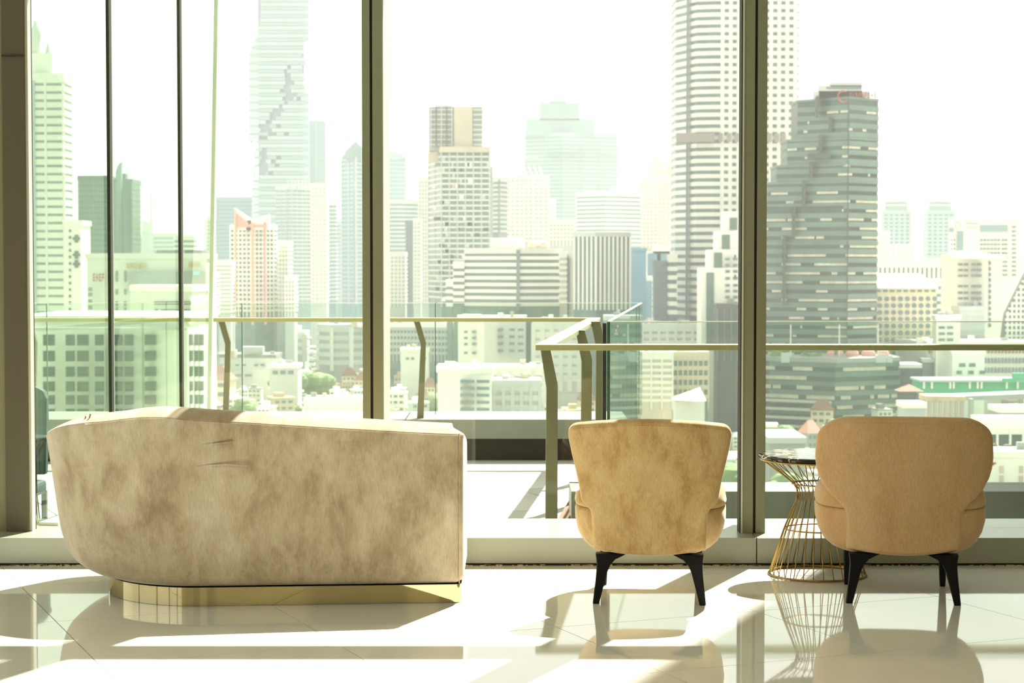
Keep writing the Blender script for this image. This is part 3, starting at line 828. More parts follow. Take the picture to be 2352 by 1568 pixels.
building('small distant block with dark flank next to the second black joint', [(400, 1300), (446, 1300)], 546, 640, 'grey_gl', 'offwhite', 11, 0.5, name='office_block')
# white shopping building with signs and mansard roofs
b, zt, D, fp = building('white shopping building with gold and red signs and dark mansard roofs', [(200, 560), (272, 556), (474, 556)], 594, 760, 'offwhite', 'offwhite', 60, 0, name='shopping_building', boxes=((215, 275, 588),))
for p0, p1 in ((353, 410), (418, 468)):
    x0, x1, w = X(p0, 560, 590), X(p1, 560, 590), 0.9
    obj('mansard_roof', MB().add([(x0, 558, Z(595, 558)), (x1, 558, Z(595, 558)), (x1, 572, Z(595, 558)), (x0, 572, Z(595, 558)), (x0 + w, 561, Z(574, 560)), (x1 - w, 561, Z(574, 560)), (x1 - w, 570, Z(574, 560)), (x0 + w, 570, Z(574, 560))], [(3, 2, 1, 0), (4, 5, 6, 7), (0, 1, 5, 4), (1, 2, 6, 5), (2, 3, 7, 6), (3, 0, 4, 7)]), 'dark', b)
def strokes(rt, name, p0, p1, y0, y1, D, m, n):
    mb = MB(); st = (p1 - p0) / n
    for k in range(n):
        a = p0 + st * k; x0, x1 = X(a + st * .12, D, y0), X(a + st * .8, D, y0); z0, z1 = Z(y1, D), Z(y0, D); t = (x1 - x0) * .28; h = (z1 - z0) * .24
        mb.box(x0, x0 + t, D - .3, D, z0, z1)
        if k % 3 != 1: mb.box(x0 + t, x1, D - .3, D, z1 - h, z1)
        if k % 2 == 0: mb.box(x0 + t, x1, D - .3, D, z0, z0 + h)
        if k % 3 == 1: mb.box(x1 - t, x1, D - .3, D, z0, z1)
        mb.box(x0 + t, x1, D - .3, D, (z0 + z1 - h) / 2, (z0 + z1 + h) / 2)
    return tag(obj(name, mb, m, rt), 'blurred ' + name.replace('_', ' ') + ' lettering')
strokes(b, 'red_sign', 213, 241, 628, 646, 555.6, 'sign_red', 4)
strokes(b, 'gold_sign', 290, 338, 604, 616, 555.6, 'sign_gold', 7)
strokes(b, 'gold_sign', 433, 461, 602, 613, 555.6, 'sign_gold', 4)
windows(b, [664, 676, 692, 706], [207], 8, 9, 556.4, 'grey_gl')
windows(b, [628, 641, 670, 697, 712], [268, 288], 5, 12, 555.9, 'grey_gl')
slabx(b, 'roof_terrace', 298, 474, 624, 671, 555, 1.0, 'grey')
slabx(b, 'cyan_awning', 446, 458, 623, 631, 553, 1, 'cyan')
b, zt, D, fp = building('white rooftop block with a dark window band, in front of the shopping building', [(300, 520), (352, 505), (438, 505)], 670, 760, 'offwhite', 'white', 60, 0, name='rooftop_block', top='white')
slabx(b, 'window_band', 355, 438, 693, 699, 504.8, .4, 'dark')
slabx(b, 'window_band', 370, 438, 711, 723, 504.8, .4, 'dark')
slabx(b, 'window_band', 356, 363, 710, 723, 504.8, .4, 'dark')
# big white building with dark green windows
b, zt, D, fp = building('large white building with a grid of dark green windows filling the lower far left', [(40, 418), (400, 410), (430, 412), (475, 445)], 744, 745, 'white', 'white', 36, 0, name='hotel_building', top='offwhite')
slabx(b, 'parapet', 40, 430, 752, 757, 409, .6, 'ltgrey')
ws = [72, 112, 161, 190, 228, 268, 296]
for r, y in enumerate([781, 818, 854, 888, 919, 950, 981, 1012, 1043, 1074]):
    for i, x in enumerate(ws): slabx(b, 'window', x - (12 if i % 2 else 9), x + (12 if i % 2 else 9), y - 13 + r * .4, y + 12 - r * .6, 409.5, .5, 'win_dk')
    slabx(b, 'window', 333, 357, y - 13 + r * .4, y + 11 - r * .6, 409.5, .5, 'win_dk')
    for px, Dp in ((438, 416), (452, 424), (463, 432)): slabx(b, 'window', px - 4, px + 4, y - 14 + r * .3, y + 12 - r, Dp, 1.2, 'win_dk')

# ---------- between glass wing and left mullion
b = empty('pixel_tower', 'very tall hazy glass tower with a spiral of missing blocks, passing the top edge', 'building', (X(640, 1700), 1700, ZG))
D = 1700; zt = Z(-60, D)
obj('core', MB().box(X(592, D, 300), X(698, D, 300), D + 3, D + 30, ZG, zt), 'blue_gl', b)
OCC.append((X(560, D), X(720, D), D - 5, D + 40))
EL = [(-60, 600), (40, 600), (60, 595), (75, 590), (95, 583), (115, 572), (332, 572), (334, 581), (366, 588), (380, 586), (392, 581), (420, 584), (436, 578), (560, 578), (700, 578)]
ER = [(-60, 710), (90, 710), (92, 703), (110, 698), (128, 692), (133, 703), (146, 703), (150, 694), (168, 694), (172, 703), (186, 698), (200, 703), (212, 703), (214, 710), (700, 710)]
GAP = [(150, 658), (175, 664), (200, 662), (228, 668), (240, 645), (258, 640), (275, 622), (290, 612), (305, 632), (320, 588), (340, 590), (360, 604), (385, 600), (400, 596)]
y = -56; k = 0
def step(T, y):
    for (a, b_), (c, d) in zip(T, T[1:]):
        if y <= c: return b_ + (d - b_) * (y - a) / (c - a)
    return T[-1][1]
while y < 700:
    l, r = step(EL, y), step(ER, y)
    if 40 < y < 440: l += random.choice((0, 0, 0, -2, 3)) if y > 300 else 0
    segs = [(l, r)]
    if 150 < y < 405:
        g = step(GAP, y); gw = random.choice((8, 14, 20, 26)) ; g += random.uniform(-7, 7)
        segs = [(l, g - gw / 2), (g + gw / 2, r)]
        if random.random() < 0.6:
            g2 = g + random.choice((-26, 24, 32)); 
            if g + gw / 2 + 6 < g2 < r - 12: segs = [(l, g - gw / 2), (g + gw / 2, g2 - 5), (g2 + 6, r)]
    for a, c in segs:
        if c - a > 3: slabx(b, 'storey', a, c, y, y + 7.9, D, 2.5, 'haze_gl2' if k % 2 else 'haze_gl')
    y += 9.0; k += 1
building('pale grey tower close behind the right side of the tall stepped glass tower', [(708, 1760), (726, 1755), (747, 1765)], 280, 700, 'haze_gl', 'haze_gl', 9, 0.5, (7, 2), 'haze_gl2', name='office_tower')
building('bluish slab block left of the tall stepped glass tower', [(497, 1450), (523, 1450), (578, 1450)], 457, 700, 'blue_gl', 'haze_gl', 9, 0.45, name='office_tower')
building('narrow pale block at the glass wing edge', [(470, 1500), (498, 1500)], 503, 700, 'ltgrey', 'white', 9, 0.5, name='office_block')
b, zt, D, fp = building('white apartment tower with orange stripes and a folded gable roof', [(530, 1000), (586, 990), (628, 1000)], 522, 728, 'grey_gl', 'white', 10.5, 0.45, (9, 3.5), 'white', name='apartment_tower')
for p0, p1, yl, yr in ((539, 577, 478, 504), (566, 618, 508, 492)):
    obj('gable', MB().xz([(X(p0, 988), Z(528, 988)), (X(p1, 988), Z(528, 988)), (X(p1, 988), Z(yr, 988)), (X(p0, 988), Z(yl, 988))], 988, 994), 'white', b)
    a = (yr - yl) / (p1 - p0); q0, q1 = p0 + 6, p1 - 6
    obj('gable_inset', MB().xz([(X(q0, 987.6), Z(522, 987.6)), (X(q1, 987.6), Z(522, 987.6)), (X(q1, 987.6), Z(max(yl, yr) + 8, 987.6)), (X(q0, 987.6), Z(yl + 12 if yl < yr else yl + 6, 987.6))], 987.5, 988), 'pink', b)
for px, m in ((541, 'orange'), (580, 'orange'), (609, 'red')): slabx(b, 'colour_stripe', px - 2, px + 2, 480 if px == 541 else 510, 745, 987, 1, m)
building('slender white apartment block stepping down beside the orange-striped tower', [(634, 1020), (662, 1015)], 560, 728, 'ltgrey', 'white', 10, 0.5, (7, 2.5), 'white', name='apartment_block', boxes=((636, 648, 556),))
building('low white stepped block right of the orange-striped tower', [(655, 990), (676, 990)], 640, 728, 'ltgrey', 'white', 10, 0.5, (7, 2.5), 'white', name='apartment_block')
b, zt, D, fp = building('hazy grey tower with an open lattice crown, in front of the tall stepped glass tower', [(634, 1500), (672, 1490), (714, 1500)], 432, 700, 'haze_gl', 'ltgrey', 9, 0.4, (11, 2), 'haze_gl2', name='office_tower')
for k in range(7): slabx(b, 'crown_post', 660 + 8 * k, 662.5 + 8 * k, 412 + 2 * abs(k - 3), 436, 1492, 1, 'ltgrey')
slabx(b, 'crown_beam', 658, 712, 414, 417, 1492, 1.2, 'ltgrey')
building('pale tower with a thin orange stripe right of the lattice crown tower', [(715, 1300), (750, 1300)], 426, 700, 'ltgrey', 'offwhite', 9, 0.5, (9, 3), 'offwhite', name='apartment_tower')
building('narrow grey tower left of the chevron-topped tower', [(750, 1350), (771, 1350)], 468, 700, 'blue_gl', 'ltgrey', 9, 0.4, name='office_tower')
building('small hazy block in the gap beside the chevron-topped tower', [(768, 1600), (788, 1600)], 512, 700, 'haze_gl', 'haze_gl2', 9, 0.5, name='office_block')
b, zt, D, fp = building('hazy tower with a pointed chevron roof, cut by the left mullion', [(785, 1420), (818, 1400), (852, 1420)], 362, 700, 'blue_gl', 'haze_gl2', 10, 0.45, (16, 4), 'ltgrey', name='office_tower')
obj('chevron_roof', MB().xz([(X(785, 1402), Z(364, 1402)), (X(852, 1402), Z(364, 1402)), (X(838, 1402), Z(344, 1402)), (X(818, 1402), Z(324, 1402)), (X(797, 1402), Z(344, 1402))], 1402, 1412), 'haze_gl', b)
building('white banded low block at the glass wing edge', [(472, 880), (492, 880)], 632, 728, 'grey_gl', 'white', 9.5, 0.6, name='office_block')
building('white banded block below the bluish slab block', [(494, 950), (530, 950)], 604, 728, 'ltgrey', 'white', 9, 0.6, name='office_block')

# ---------- centre
b, zt, D, fp = building('hazy round-topped tower just right of the left mullion', [(872, 1700), (912, 1690), (932, 1700)], 362, 700, 'haze_gl', 'haze_gl2', 9.5, 0.4, name='office_tower')
obj('round_top', MB().xz([(X(872, 1692), Z(364, 1692)), (X(932, 1692), Z(364, 1692)), (X(928, 1692), Z(355, 1692)), (X(915, 1692), Z(349, 1692)), (X(895, 1692), Z(348, 1692))], 1692, 1710), 'haze_gl2', b)
building('blue-grey banded office block right of the left mullion', [(880, 1350), (915, 1340), (960, 1350)], 463, 700, 'blue_gl', 'ltgrey', 9.5, 0.5, name='office_block')
building('thin dark blue slab in front of the blue-grey banded block', [(932, 1150), (950, 1150)], 512, 705, 'slate', 'slate', 10, 0.3, name='office_tower')
building('pale lattice block low beside the left mullion', [(880, 1050), (931, 1050)], 585, 705, 'ltgrey', 'white', 9, 0.5, (8, 3), 'white', name='apartment_block')
b, zt, D, fp = building('pale apartment tower with an open roof frame, left of the unfinished tower', [(962, 1150), (988, 1150)], 412, 700, 'ltgrey', 'offwhite', 9, 0.5, (7, 2.5), 'offwhite', name='apartment_tower')
building('lower pale wing of the apartment tower beside the thin blue slab', [(950, 1120), (966, 1120)], 507, 700, 'ltgrey', 'offwhite', 9, 0.5, (7, 2.5), 'offwhite', name='apartment_block')
# unfinished tower
b, zt, D, fp = building('unfinished concrete tower with a wide beige collar and cluttered floors', [(985, 1030), (1014, 1000), (1124, 1000)], 345, 705, 'grey_gl', 'offwhite', 12.4, 0.34, (18, 3), 'ltgrey', name='unfinished_tower', top='beige')
slabx(b, 'collar', 1010, 1126, 337, 350, 999, 2, 'beige'); slabx(b, 'collar', 985, 1018, 352, 373, 1008, 3, 'beige')
x0, x1, x2 = X(985, 1003, 290), X(1041, 1003, 290), X(1108, 1003, 290)
obj('upper_shaft', MB().box(x0, x2, 1003, 1025, zt, Z(245, 1003)), 'grey', b)
slabx(b, 'blank_wall', 1043, 1085, 246, 337, 1002.6, .6, 'beige'); slabx(b, 'mast_rail', 1000, 1040, 242, 244, 1003, 1, 'grey')
for k in range(8): slabx(b, 'upper_band', 987, 1040, 250 + 11.5 * k, 253 + 11.5 * k, 1002.5, .6, 'ltgrey'); slabx(b, 'upper_band', 1087, 1107, 250 + 11.5 * k, 254 + 11.5 * k, 1002.5, .6, 'ltgrey')
for k in range(5): slabx(b, 'scaffold_pole', 989 + 12 * k, 991 + 12 * k, 245, 338, 1002, .6, 'dark' if k % 2 else 'ltgrey')
for k in range(90):
    px = random.uniform(990, 1118); yy = 358 + 12.4 * random.randint(0, 26) + 3.5
    slabx(b, 'screen_panel', px, px + random.uniform(4, 13), yy, yy + 8, 999.8, .3, random.choice(('white', 'ltgrey', 'beige', 'dark', 'grey_gl', 'ltgrey')))
building('teal-grey balconied block with an open roof frame, right of the unfinished tower', [(1124, 1130), (1148, 1120), (1165, 1130)], 412, 545, 'grey_gl', 'ltgrey', 10.5, 0.45, name='apartment_tower')
slabx(b, 'lower_flank', 1120, 1132, 382, 560, 1012, 1, 'ltgrey')
b, zt, D, fp = building('white apartment tower with slanted fins and an open frame on its roof', [(1163, 1190), (1225, 1180), (1260, 1190)], 407, 562, 'ltgrey', 'white', 9.5, 0.5, (11, 3), 'white', name='apartment_tower')
for k in range(4):
    p = 1202 + 12 * k
    obj('roof_fin', MB().bar((X(p, 1182), 1182, Z(380, 1182)), (X(p + 9, 1182), 1182, Z(406, 1182)), 1, 1), 'white', b)
for p in (1175, 1190, 1205): slabx(b, 'frame_post', p - 1, p + 1, 362, 408, 1184, 1, 'ltgrey')
slabx(b, 'frame_beam', 1174, 1234, 360, 363, 1184, 1, 'ltgrey')
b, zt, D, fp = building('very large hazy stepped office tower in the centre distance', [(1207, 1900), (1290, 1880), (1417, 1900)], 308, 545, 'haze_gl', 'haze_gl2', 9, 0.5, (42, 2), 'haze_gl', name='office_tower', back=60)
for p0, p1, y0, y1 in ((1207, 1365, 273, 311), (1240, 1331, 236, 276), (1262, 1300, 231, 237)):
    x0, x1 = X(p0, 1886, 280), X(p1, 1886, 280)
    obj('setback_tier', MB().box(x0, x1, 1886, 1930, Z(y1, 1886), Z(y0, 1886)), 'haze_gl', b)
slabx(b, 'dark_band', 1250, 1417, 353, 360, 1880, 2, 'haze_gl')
building('small white block with a grid of windows below the centre distance tower', [(1262, 1060), (1318, 1060)], 511, 565, 'ltgrey', 'white', 9, 0.5, (8, 3), 'white', name='apartment_block')
building('tall white block with closely set windows, right of the finned apartment tower', [(1255, 1250), (1275, 1250)], 462, 560, 'ltgrey', 'white', 9, 0.5, (7, 2.5), 'white', name='apartment_tower')
building('wide white banded office block under the centre distance tower', [(1325, 1400), (1390, 1380), (1471, 1400)], 445, 580, 'haze_gl', 'white', 9.5, 0.5, name='office_block', boxes=((1404, 1443, 427),))
b, zt, D, fp = building('cream twin tower with rounded domes, beside the tall white banded tower', [(1468, 1450), (1510, 1440), (1556, 1450)], 415, 570, 'beige', 'offwhite', 9, 0.5, (9, 4), 'offwhite', name='twin_tower', boxes=((1480, 1545, 398),))
for px, yt in ((1508, 358), (1548, 356)):
    x = X(px, 1460); rr = 18 * 1460 / F
    obj('dome', MB().lathe([(rr * 1.1, Z(400, 1460)), (rr, Z(392, 1460)), (rr * .9, Z(372, 1460)), (rr * .6, Z(362, 1460)), (rr * .15, Z(yt, 1460))], 16, (x, 1460)), 'cream', b, smooth=True)
b, zt, D, fp = building('wide white office building with dark ribbon windows and a rooftop plant box', [(1068, 905), (1190, 893), (1291, 900)], 582, 712, 'tealmid', 'white', 15.3, 0.52, name='office_building', top='offwhite', crown=2.4, start=0.4)
slabx(b, 'roof_box', 1127, 1205, 546, 572, 905, 1, 'white'); slabx(b, 'vertical_joint', 1186, 1194, 574, 712, 892.5, .8, 'grey_gl')
for p in (1224, 1250): obj('roof_tank', MB().lathe([(2.4, Z(573, 905)), (2.6, Z(562, 905)), (1.6, Z(556, 905)), (.2, Z(554, 905))], 14, (X(p, 905), 905)), 'beige', b)
building('left stepped wing of the ribbon-window office building', [(1042, 908), (1065, 904)], 608, 712, 'tealmid', 'white', 15.3, 0.52, name='office_building')
building('lowest left step of the ribbon-window office building', [(1026, 912), (1039, 909)], 650, 712, 'tealmid', 'white', 15.3, 0.52, name='office_building')
building('slim white balconied block between the ribbon-window building and the striped block', [(1287, 880), (1301, 880)], 585, 712, 'beige', 'white', 13, 0.5, name='apartment_block')
b, zt, D, fp = building('grey office block with tall vertical white stripes', [(1320, 860), (1369, 850), (1447, 856)], 543, 712, 'grey_gl', 'ltgrey', 16, 0, (9.5, 4.5), 'white', name='striped_office_block', crown=2)
building('lower pale flank of the striped office block', [(1304, 884), (1319, 878)], 590, 712, 'ltgrey', 'ltgrey', 13, 0.4, (8, 3), 'beige', name='office_block')
building('plain light blue block right of the striped office block', [(1447, 900), (1484, 900)], 577, 720, 'blue', 'blue', 13, 0, name='blue_block')
b, zt, D, fp = building('white framed office building with blue glass panels in steps', [(1474, 960), (1542, 960)], 640, 742, 'white', 'white', 13, 0, name='office_building', boxes=((1486, 1540, 577), (1500, 1538, 560)))
for p0, p1, y0, y1 in ((1478, 1497, 645, 735), (1488, 1509, 582, 632), (1517, 1536, 582, 630)): slabx(b, 'glass_panel', p0, p1, y0, y1, 959 if y0 > 640 else 963.5, .5, 'blue_gl')
building('dark slate slab block left of the tall white banded tower', [(1505, 850), (1540, 850)], 606, 742, 'slate', 'slate', 14, 0.15, name='slab_block')
building('narrow white block with square windows against the tall white banded tower', [(1539, 840), (1554, 840)], 592, 742, 'grey_gl', 'white', 20, 0.5, name='apartment_block')
# tall white banded tower
b, zt, D, fp = building('tall white tower with ribbon and square windows, rising past the top behind right mullion', [(1552, 890), (1600, 872), (1640, 870), (1825, 870), (1833, 882)], -60, 742, 'grey_gl', 'white', 17.5, 0.54, (18, 8.5), 'white', pseg=(2, 3), name='banded_tower', top='white', back=26)
slabx(b, 'plant_floor', 1553, 1641, 306, 326, 868, 1.5, 'taupe')
slabx(b, 'corner_slot', 1576, 1580, -40, 742, 877, 1.2, 'slate')
for px in (1655, 1674, 1692, 1766, 1783, 1799): slabx(b, 'plant_louvre', px - 4.5, px + 4.5, 306, 326, 869, .6, 'taupe')
# white stepped building
b = empty('stepped_building', 'white stepped building with small windows and dark glass strips, left of the right mullion', 'building', (X(1670, 700), 700, ZG))
OCC.append((X(1600, 700), X(1740, 700), 680, 725))
for p0, yt, dd in ((1612, 615, 0), (1630, 573, 2), (1647, 530, 4), (1664, 485, 6)):
    obj('tier', MB().box(X(p0, 700 + dd, 600), X(1735, 700 + dd, 600), 700 + dd, 718, ZG, Z(yt, 700 + dd)), 'white', b)
for p0, p1, y0, y1, dd in ((1676, 1693, 500, 527, 6), (1658, 1676, 539, 571, 4), (1640, 1658, 580, 618, 2), (1622, 1639, 626, 790, 0)): slabx(b, 'glass_strip', p0, p1, y0, y1, 700 + dd, .5, 'tealmid')
windows(b, [595, 609, 623, 639, 655, 668, 682, 696, 710], [1671, 1689], 10, 6, 702 if 0 else 700, 'grey_gl')
for y_ in (590, 636): slabx(b, 'small_vent', 1687, 1690, y_ - 5, y_ + 2, 700, .6, 'dark')
building('dark glass block with pale top panels beside the right mullion', [(1648, 680), (1742, 680)], 708, 830, 'dark', 'dark', 16, 0.2, (16, 1.5), 'slate', name='dark_block', back=12)

# ---------- dark stepped tower right of the mullion
b = empty('dark_stepped_tower', 'dark teal stepped office tower with pale lit curtained windows and a faded red rooftop sign', 'building', (X(1900, 765), 765, ZG))
OCC.append((X(1690, 765), X(2025, 775), 755, 800))
DC, DL, DR = 760, 777, 772
steps = [(225, 1832), (318, 1808), (378, 1784), (418, 1762), (470, 1735), (560, 1700)]
cxr = X(1947, DC, 500); rx_ = X(2015, DR, 500)
for i, (yt, pl) in enumerate(steps):
    xl_ = X(pl, DL, yt)
    poly = [(xl_, DL), (cxr, DC), (rx_, DR), (rx_, 795), (xl_, 795)]
    obj('tier', MB().prism(poly, ZG, Z(yt, DC)), 'teal', b)
    obj('tier_parapet', MB().prism(grow(poly, .3), Z(yt, DC) - 0.3, Z(yt, DC) + 0.6), 'tealmid', b)
for p0, p1, y0, y1 in ((1879, 1978, 197, 226), (1905, 1978, 190, 200), (1868, 1995, 210, 226)):
    slabx(b, 'roof_plant', p0, p1, y0, y1, 768, 2, 'ltgrey')
slabx(b, 'roof_slot', 1898, 1978, 200, 204, 766, .2, 'slate')
k = 0; y = 240.0
def facepts(pl):
    return Vector((X(pl, DL, 500), DL)), Vector((cxr, DC)), Vector((rx_, DR))
while y < 800:
    pl = [p for yt, p in steps if yt <= y + 1][-1]
    a, c, d = facepts(pl)
    z1 = Z(y, DC); ph = 20.7 * DC / F
    # spandrel
    poly = [(a.x, a.y), (c.x, c.y), (d.x, d.y), (d.x, 794), (a.x, 794)]
    obj('floor_band', MB().prism(grow(poly, .25), z1 - ph * 0.55, z1), 'tealmid', b)
    mb = MB()
    for s, t, mpx in ((a, c, 1947 - pl), (c, d, 68)):
        n = int(mpx / 4.4); dr = (t - s) / n; dn = Vector((dr.y, -dr.x)).normalized() * 0.18
        on = random.random() < 0.5
        pr = 0.86 if s == c else 0.8
        for q in range(n):
            if random.random() > pr: on = random.random() < (0.5 if y > 420 else .35)
            if on:
                p, r_ = s + dr * (q + .12), s + dr * (q + .88)
                mb.prism([p + dn, r_ + dn, r_ - dn * .2, p - dn * .2], z1 - ph * 0.86, z1 - ph * 0.6)
    if mb.v: obj('window_row', mb, 'lit', b)
    y += 20.7; k += 1
for px, y0, y1 in ((1875, 222, 270), (1905, 270, 303), (1883, 310, 352), (1862, 372, 410), (1845, 415, 475), (1822, 475, 540), (1800, 540, 700)):
    slabx(b, 'vertical_slot', px - 2.5, px + 2.5, y0, y1, DC + 7 + (1900 - px) * .03, 3, 'dark')
slabx(b, 'corner_slot', 1945.5, 1948, 240, 800, DC, .6, 'dark')
slabx(b, 'sky_terrace', 1855, 1905, 352, 365, DC + 5, 3, 'dark')
strokes(b, 'red_sign', 1950, 2014, 213, 225, DC + 4, 'sign_red', 9)
obj('round_emblem', MB().tube([(X(1933, DC) + 2 * math.cos(t), DC - .6, Z(222, DC) + 2.2 * math.sin(t)) for t in [R(60 + 14 * q) for q in range(20)]], 0.35, 6), 'sign_red', b)
# podium
b, zt, D, fp = building('wide dark glass podium block with car park decks, in front of the dark stepped tower', [(1622, 750), (1918, 722), (2065, 735)], 833, 985, 'teal', 'tealmid', 22, 0.5, name='podium_block', back=4, top='grey')
for r in range(7):
    mb = MB()
    for s, t, n in ((Vector(fp[0]), Vector(fp[1]), 66), (Vector(fp[1]), Vector(fp[2]), 33)):
        dr = (t - s) / n; dn = Vector((dr.y, -dr.x)).normalized() * 0.3
        on = False
        for q in range(n):
            if random.random() > .8: on = random.random() < .68
            if r > 3 and s == Vector(fp[0]): on = False
            if on:
                p, r_ = s + dr * (q + .12), s + dr * (q + .88)
                pm = 22 * 715 / F; z1 = zt - r * pm
                mb.prism([p + dn, r_ + dn, r_, p], z1 - pm * .92, z1 - pm * .53)
    if mb.v: obj('window_row', mb, 'lit', b)
for yy in (921, 940, 960, 980):
    s, t = Vector(fp[0]), Vector(fp[1]); dn = Vector(((t - s).y, -(t - s).x)).normalized()
    p, q = s + (t - s) * .46 + dn * 1.2, t - (t - s) * .02 + dn * 1.2
    obj('car_park_parapet', MB().prism([p, q, q - dn, p - dn], Z(yy + 6, 722), Z(yy, 722)), 'offwhite', b)
for i, px in enumerate((1910, 1931, 1959, 1996, 2030)):
    w = (9, 8, 15, 16, 14)[i] * 740 / F; zz = zt + 1.6
    obj('roof_canopy', MB().lathe([(w, zz), (w * 1.02, zz + 1.2), (w * .8, zz + 2.2), (w * .2, zz + 2.8)], 16, (X(px, 740), 740)), 'pink', b)
for px in (1817, 1929, 2018):
    obj('mast', MB().tube([(X(px, 738), 738, zt), (X(px, 738), 738, Z(745, 738))], 0.25, 6), 'white', b)
for i in range(16):
    px = random.uniform(1770, 1895); w = random.uniform(1.2, 2.6)
    obj('roof_shrub', MB().lathe([(w * .6, zt), (w, zt + w * .6), (w * .7, zt + w * 1.2), (.1, zt + w * 1.5)], 7, (X(px, 742), 740 + random.uniform(0, 6))), 'leaf', b)

# ---------- right of the dark tower
for px, lab in ((2059, 'left one of the two hazy towers with flared pagoda roofs'), (2160, 'right one of the two hazy towers with flared pagoda roofs')):
    b, zt, D, fp = building(lab, [(px - 31, 1500), (px + 31, 1500)], 487, 640, 'blue_gl', 'haze_gl2', 9, 0.5, (12, 5), 'haze_gl2', name='pagoda_tower', e=0.6)
    slabx(b, 'upper_tier', px - 26, px + 26, 462, 488, 1500, -2, 'haze_gl2')
    slabx(b, 'flared_eave', px - 31, px + 31, 469, 473, 1500, 2, 'ltgrey')
    slabx(b, 'roof_cap', px - 22, px + 22, 459, 464, 1500, 0, 'ltgrey')
building('pale low wing under the left pagoda-roofed tower', [(2016, 1300), (2098, 1300)], 566, 640, 'ltgrey', 'offwhite', 9, 0.5, (10, 4), 'white', name='office_block', boxes=((2016, 2044, 530),))
b, zt, D, fp = building('long white building with a large glass strip and faint emblem at the right edge', [(2192, 1100), (2420, 1100)], 507, 700, 'white', 'white', 13, 0, name='long_building', boxes=((2215, 2248, 508),))
slabx(b, 'glass_strip', 2199, 2212, 531, 590, 1099, .6, 'haze_gl'); slabx(b, 'glass_panel', 2252, 2314, 517, 532, 1099, .6, 'haze_gl'); slabx(b, 'glass_panel', 2180, 2190, 523, 533, 1099, .6, 'haze_gl')
windows(b, [521 + 10 * k for k in range(12)], [2329], 9, 4, 1099.6, 'grey_gl')
windows(b, [551 + 10 * k for k in range(9)], [2254, 2262, 2270, 2278, 2286, 2294, 2304, 2311], 5.5, 4, 1099.6, 'grey_gl')
windows(b, [551 + 10 * k for k in range(9)], [2186, 2192], 3, 4, 1099.6, 'grey_gl')
obj('emblem', MB().tube([(X(2199, 1099) + 1.4 * math.cos(t), 1098.6, Z(517, 1099) + 1.9 * math.sin(t)) for t in [2 * math.pi * q / 16 for q in range(16)]], 0.25, 5, True), 'sign_grey', b)
strokes(b, 'faint_sign', 2217, 2248, 511, 515, 1099, 'sign_grey', 8)
strokes(b, 'faint_sign', 2221, 2242, 521, 524, 1099, 'sign_grey', 6)
building('white office with a row of tall windows, behind the building with round windows', [(2016, 980), (2166, 980)], 600, 700, 'grey_gl', 'white', 40, 0.35, (11, 6), 'white', name='office_block')
building('white banded block right of the building with round windows', [(2150, 930), (2178, 925)], 648, 790, 'grey_gl', 'white', 17, 0.55, name='office_block')
b, zt, D, fp = building('cream building with rows of round porthole windows and a sloped cream roof', [(2010, 800), (2151, 800)], 660, 830, 'cream', 'cream', 16, 0, name='porthole_building', top='cream', crown=.2)
x0, x1 = X(2010, 800, 650), X(2151, 800, 650); za, zb2 = Z(660, 800), Z(628, 812)
obj('sloped_roof', MB().add([(x0, 799, za), (x1 + .6, 799, za), (x1 - 3.5, 815, zb2), (x0, 815, zb2), (x0, 799, za - .8), (x1 + .6, 799, za - .8), (x1 - 3.5, 828, za - .8), (x0, 828, za - .8)], [(0, 1, 2, 3), (4, 5, 1, 0), (5, 6, 2, 1), (7, 4, 0, 3), (6, 7, 3, 2), (7, 6, 5, 4)]), 'cream', b)
me = MB().lathe([(1.0, 0), (1.0, .5)], 14)
me.v = [(x, z - .25, y) for x, y, z in me.v]
rwm = me.mesh('round_window', 'grey_gl')
for r in range(9):
    for c in range(9):
        px, py_ = 2021 + 15.8 * c, 686 + 15.6 * r
        if py_ < 815: obj('round_window', rwm, None, b, (X(px, 799.9, py_), 799.9, Z(py_, 799.9)))
windows(b, [667], [2018 + 15.8 * c for c in range(9)], 9, 7, 799.8, 'grey_gl')
b, zt, D, fp = building('white building with a curved white roof and paired windows, right of the porthole building', [(2178, 830), (2262, 820), (2302, 830)], 592, 800, 'white', 'white', 15, 0, name='curved_roof_building')
pts = [(X(2190 + 115 * t, 822), Z(582 - 8 * math.sin(min(1, t * 2.2) * math.pi / 2) + 22 * max(0, t - .3), 822)) for t in [q / 12 for q in range(13)]]
obj('curved_roof', MB().xz([(pts[0][0], Z(594, 822))] + [(pts[-1][0], Z(594, 822))] + pts[::-1], 817, 835), 'roofwhite', b)
windows(b, [607, 620, 633, 657, 672, 685, 698, 711], [2206, 2219, 2236, 2249], 10, 6, 821, 'grey_gl')
windows(b, [604 + 13 * k for k in range(12)], [2274], 4, 8, 822, 'grey_gl')
building('low white building with a few windows below the curved-roof building', [(2151, 760), (2206, 760)], 733, 800, 'white', 'white', 15, 0, name='low_building', back=7)
b = bpy.data.objects['low_building']; windows(b, [752, 766, 780], [2163, 2182], 14, 6, 760, 'grey_gl')
building('grey block between the low white building and the right edge', [(2205, 800), (2262, 800)], 712, 800, 'ltgrey', 'ltgrey', 15, 0.2, name='office_block')
b = empty('sloping_lattice_building', 'white lattice-faced building with a slanting side at the right edge', 'building', (X(2345, 800), 800, ZG))
OCC.append((X(2295, 800), X(2460, 800), 798, 806))
obj('body', MB().xz([(X(2300, 800), Z(800, 800)), (X(2440, 800), Z(800, 800)), (X(2440, 800), Z(560, 800)), (X(2368, 800), Z(600, 800)), (X(2310, 800), Z(720, 800))], 800, 803), 'grey_gl', b)
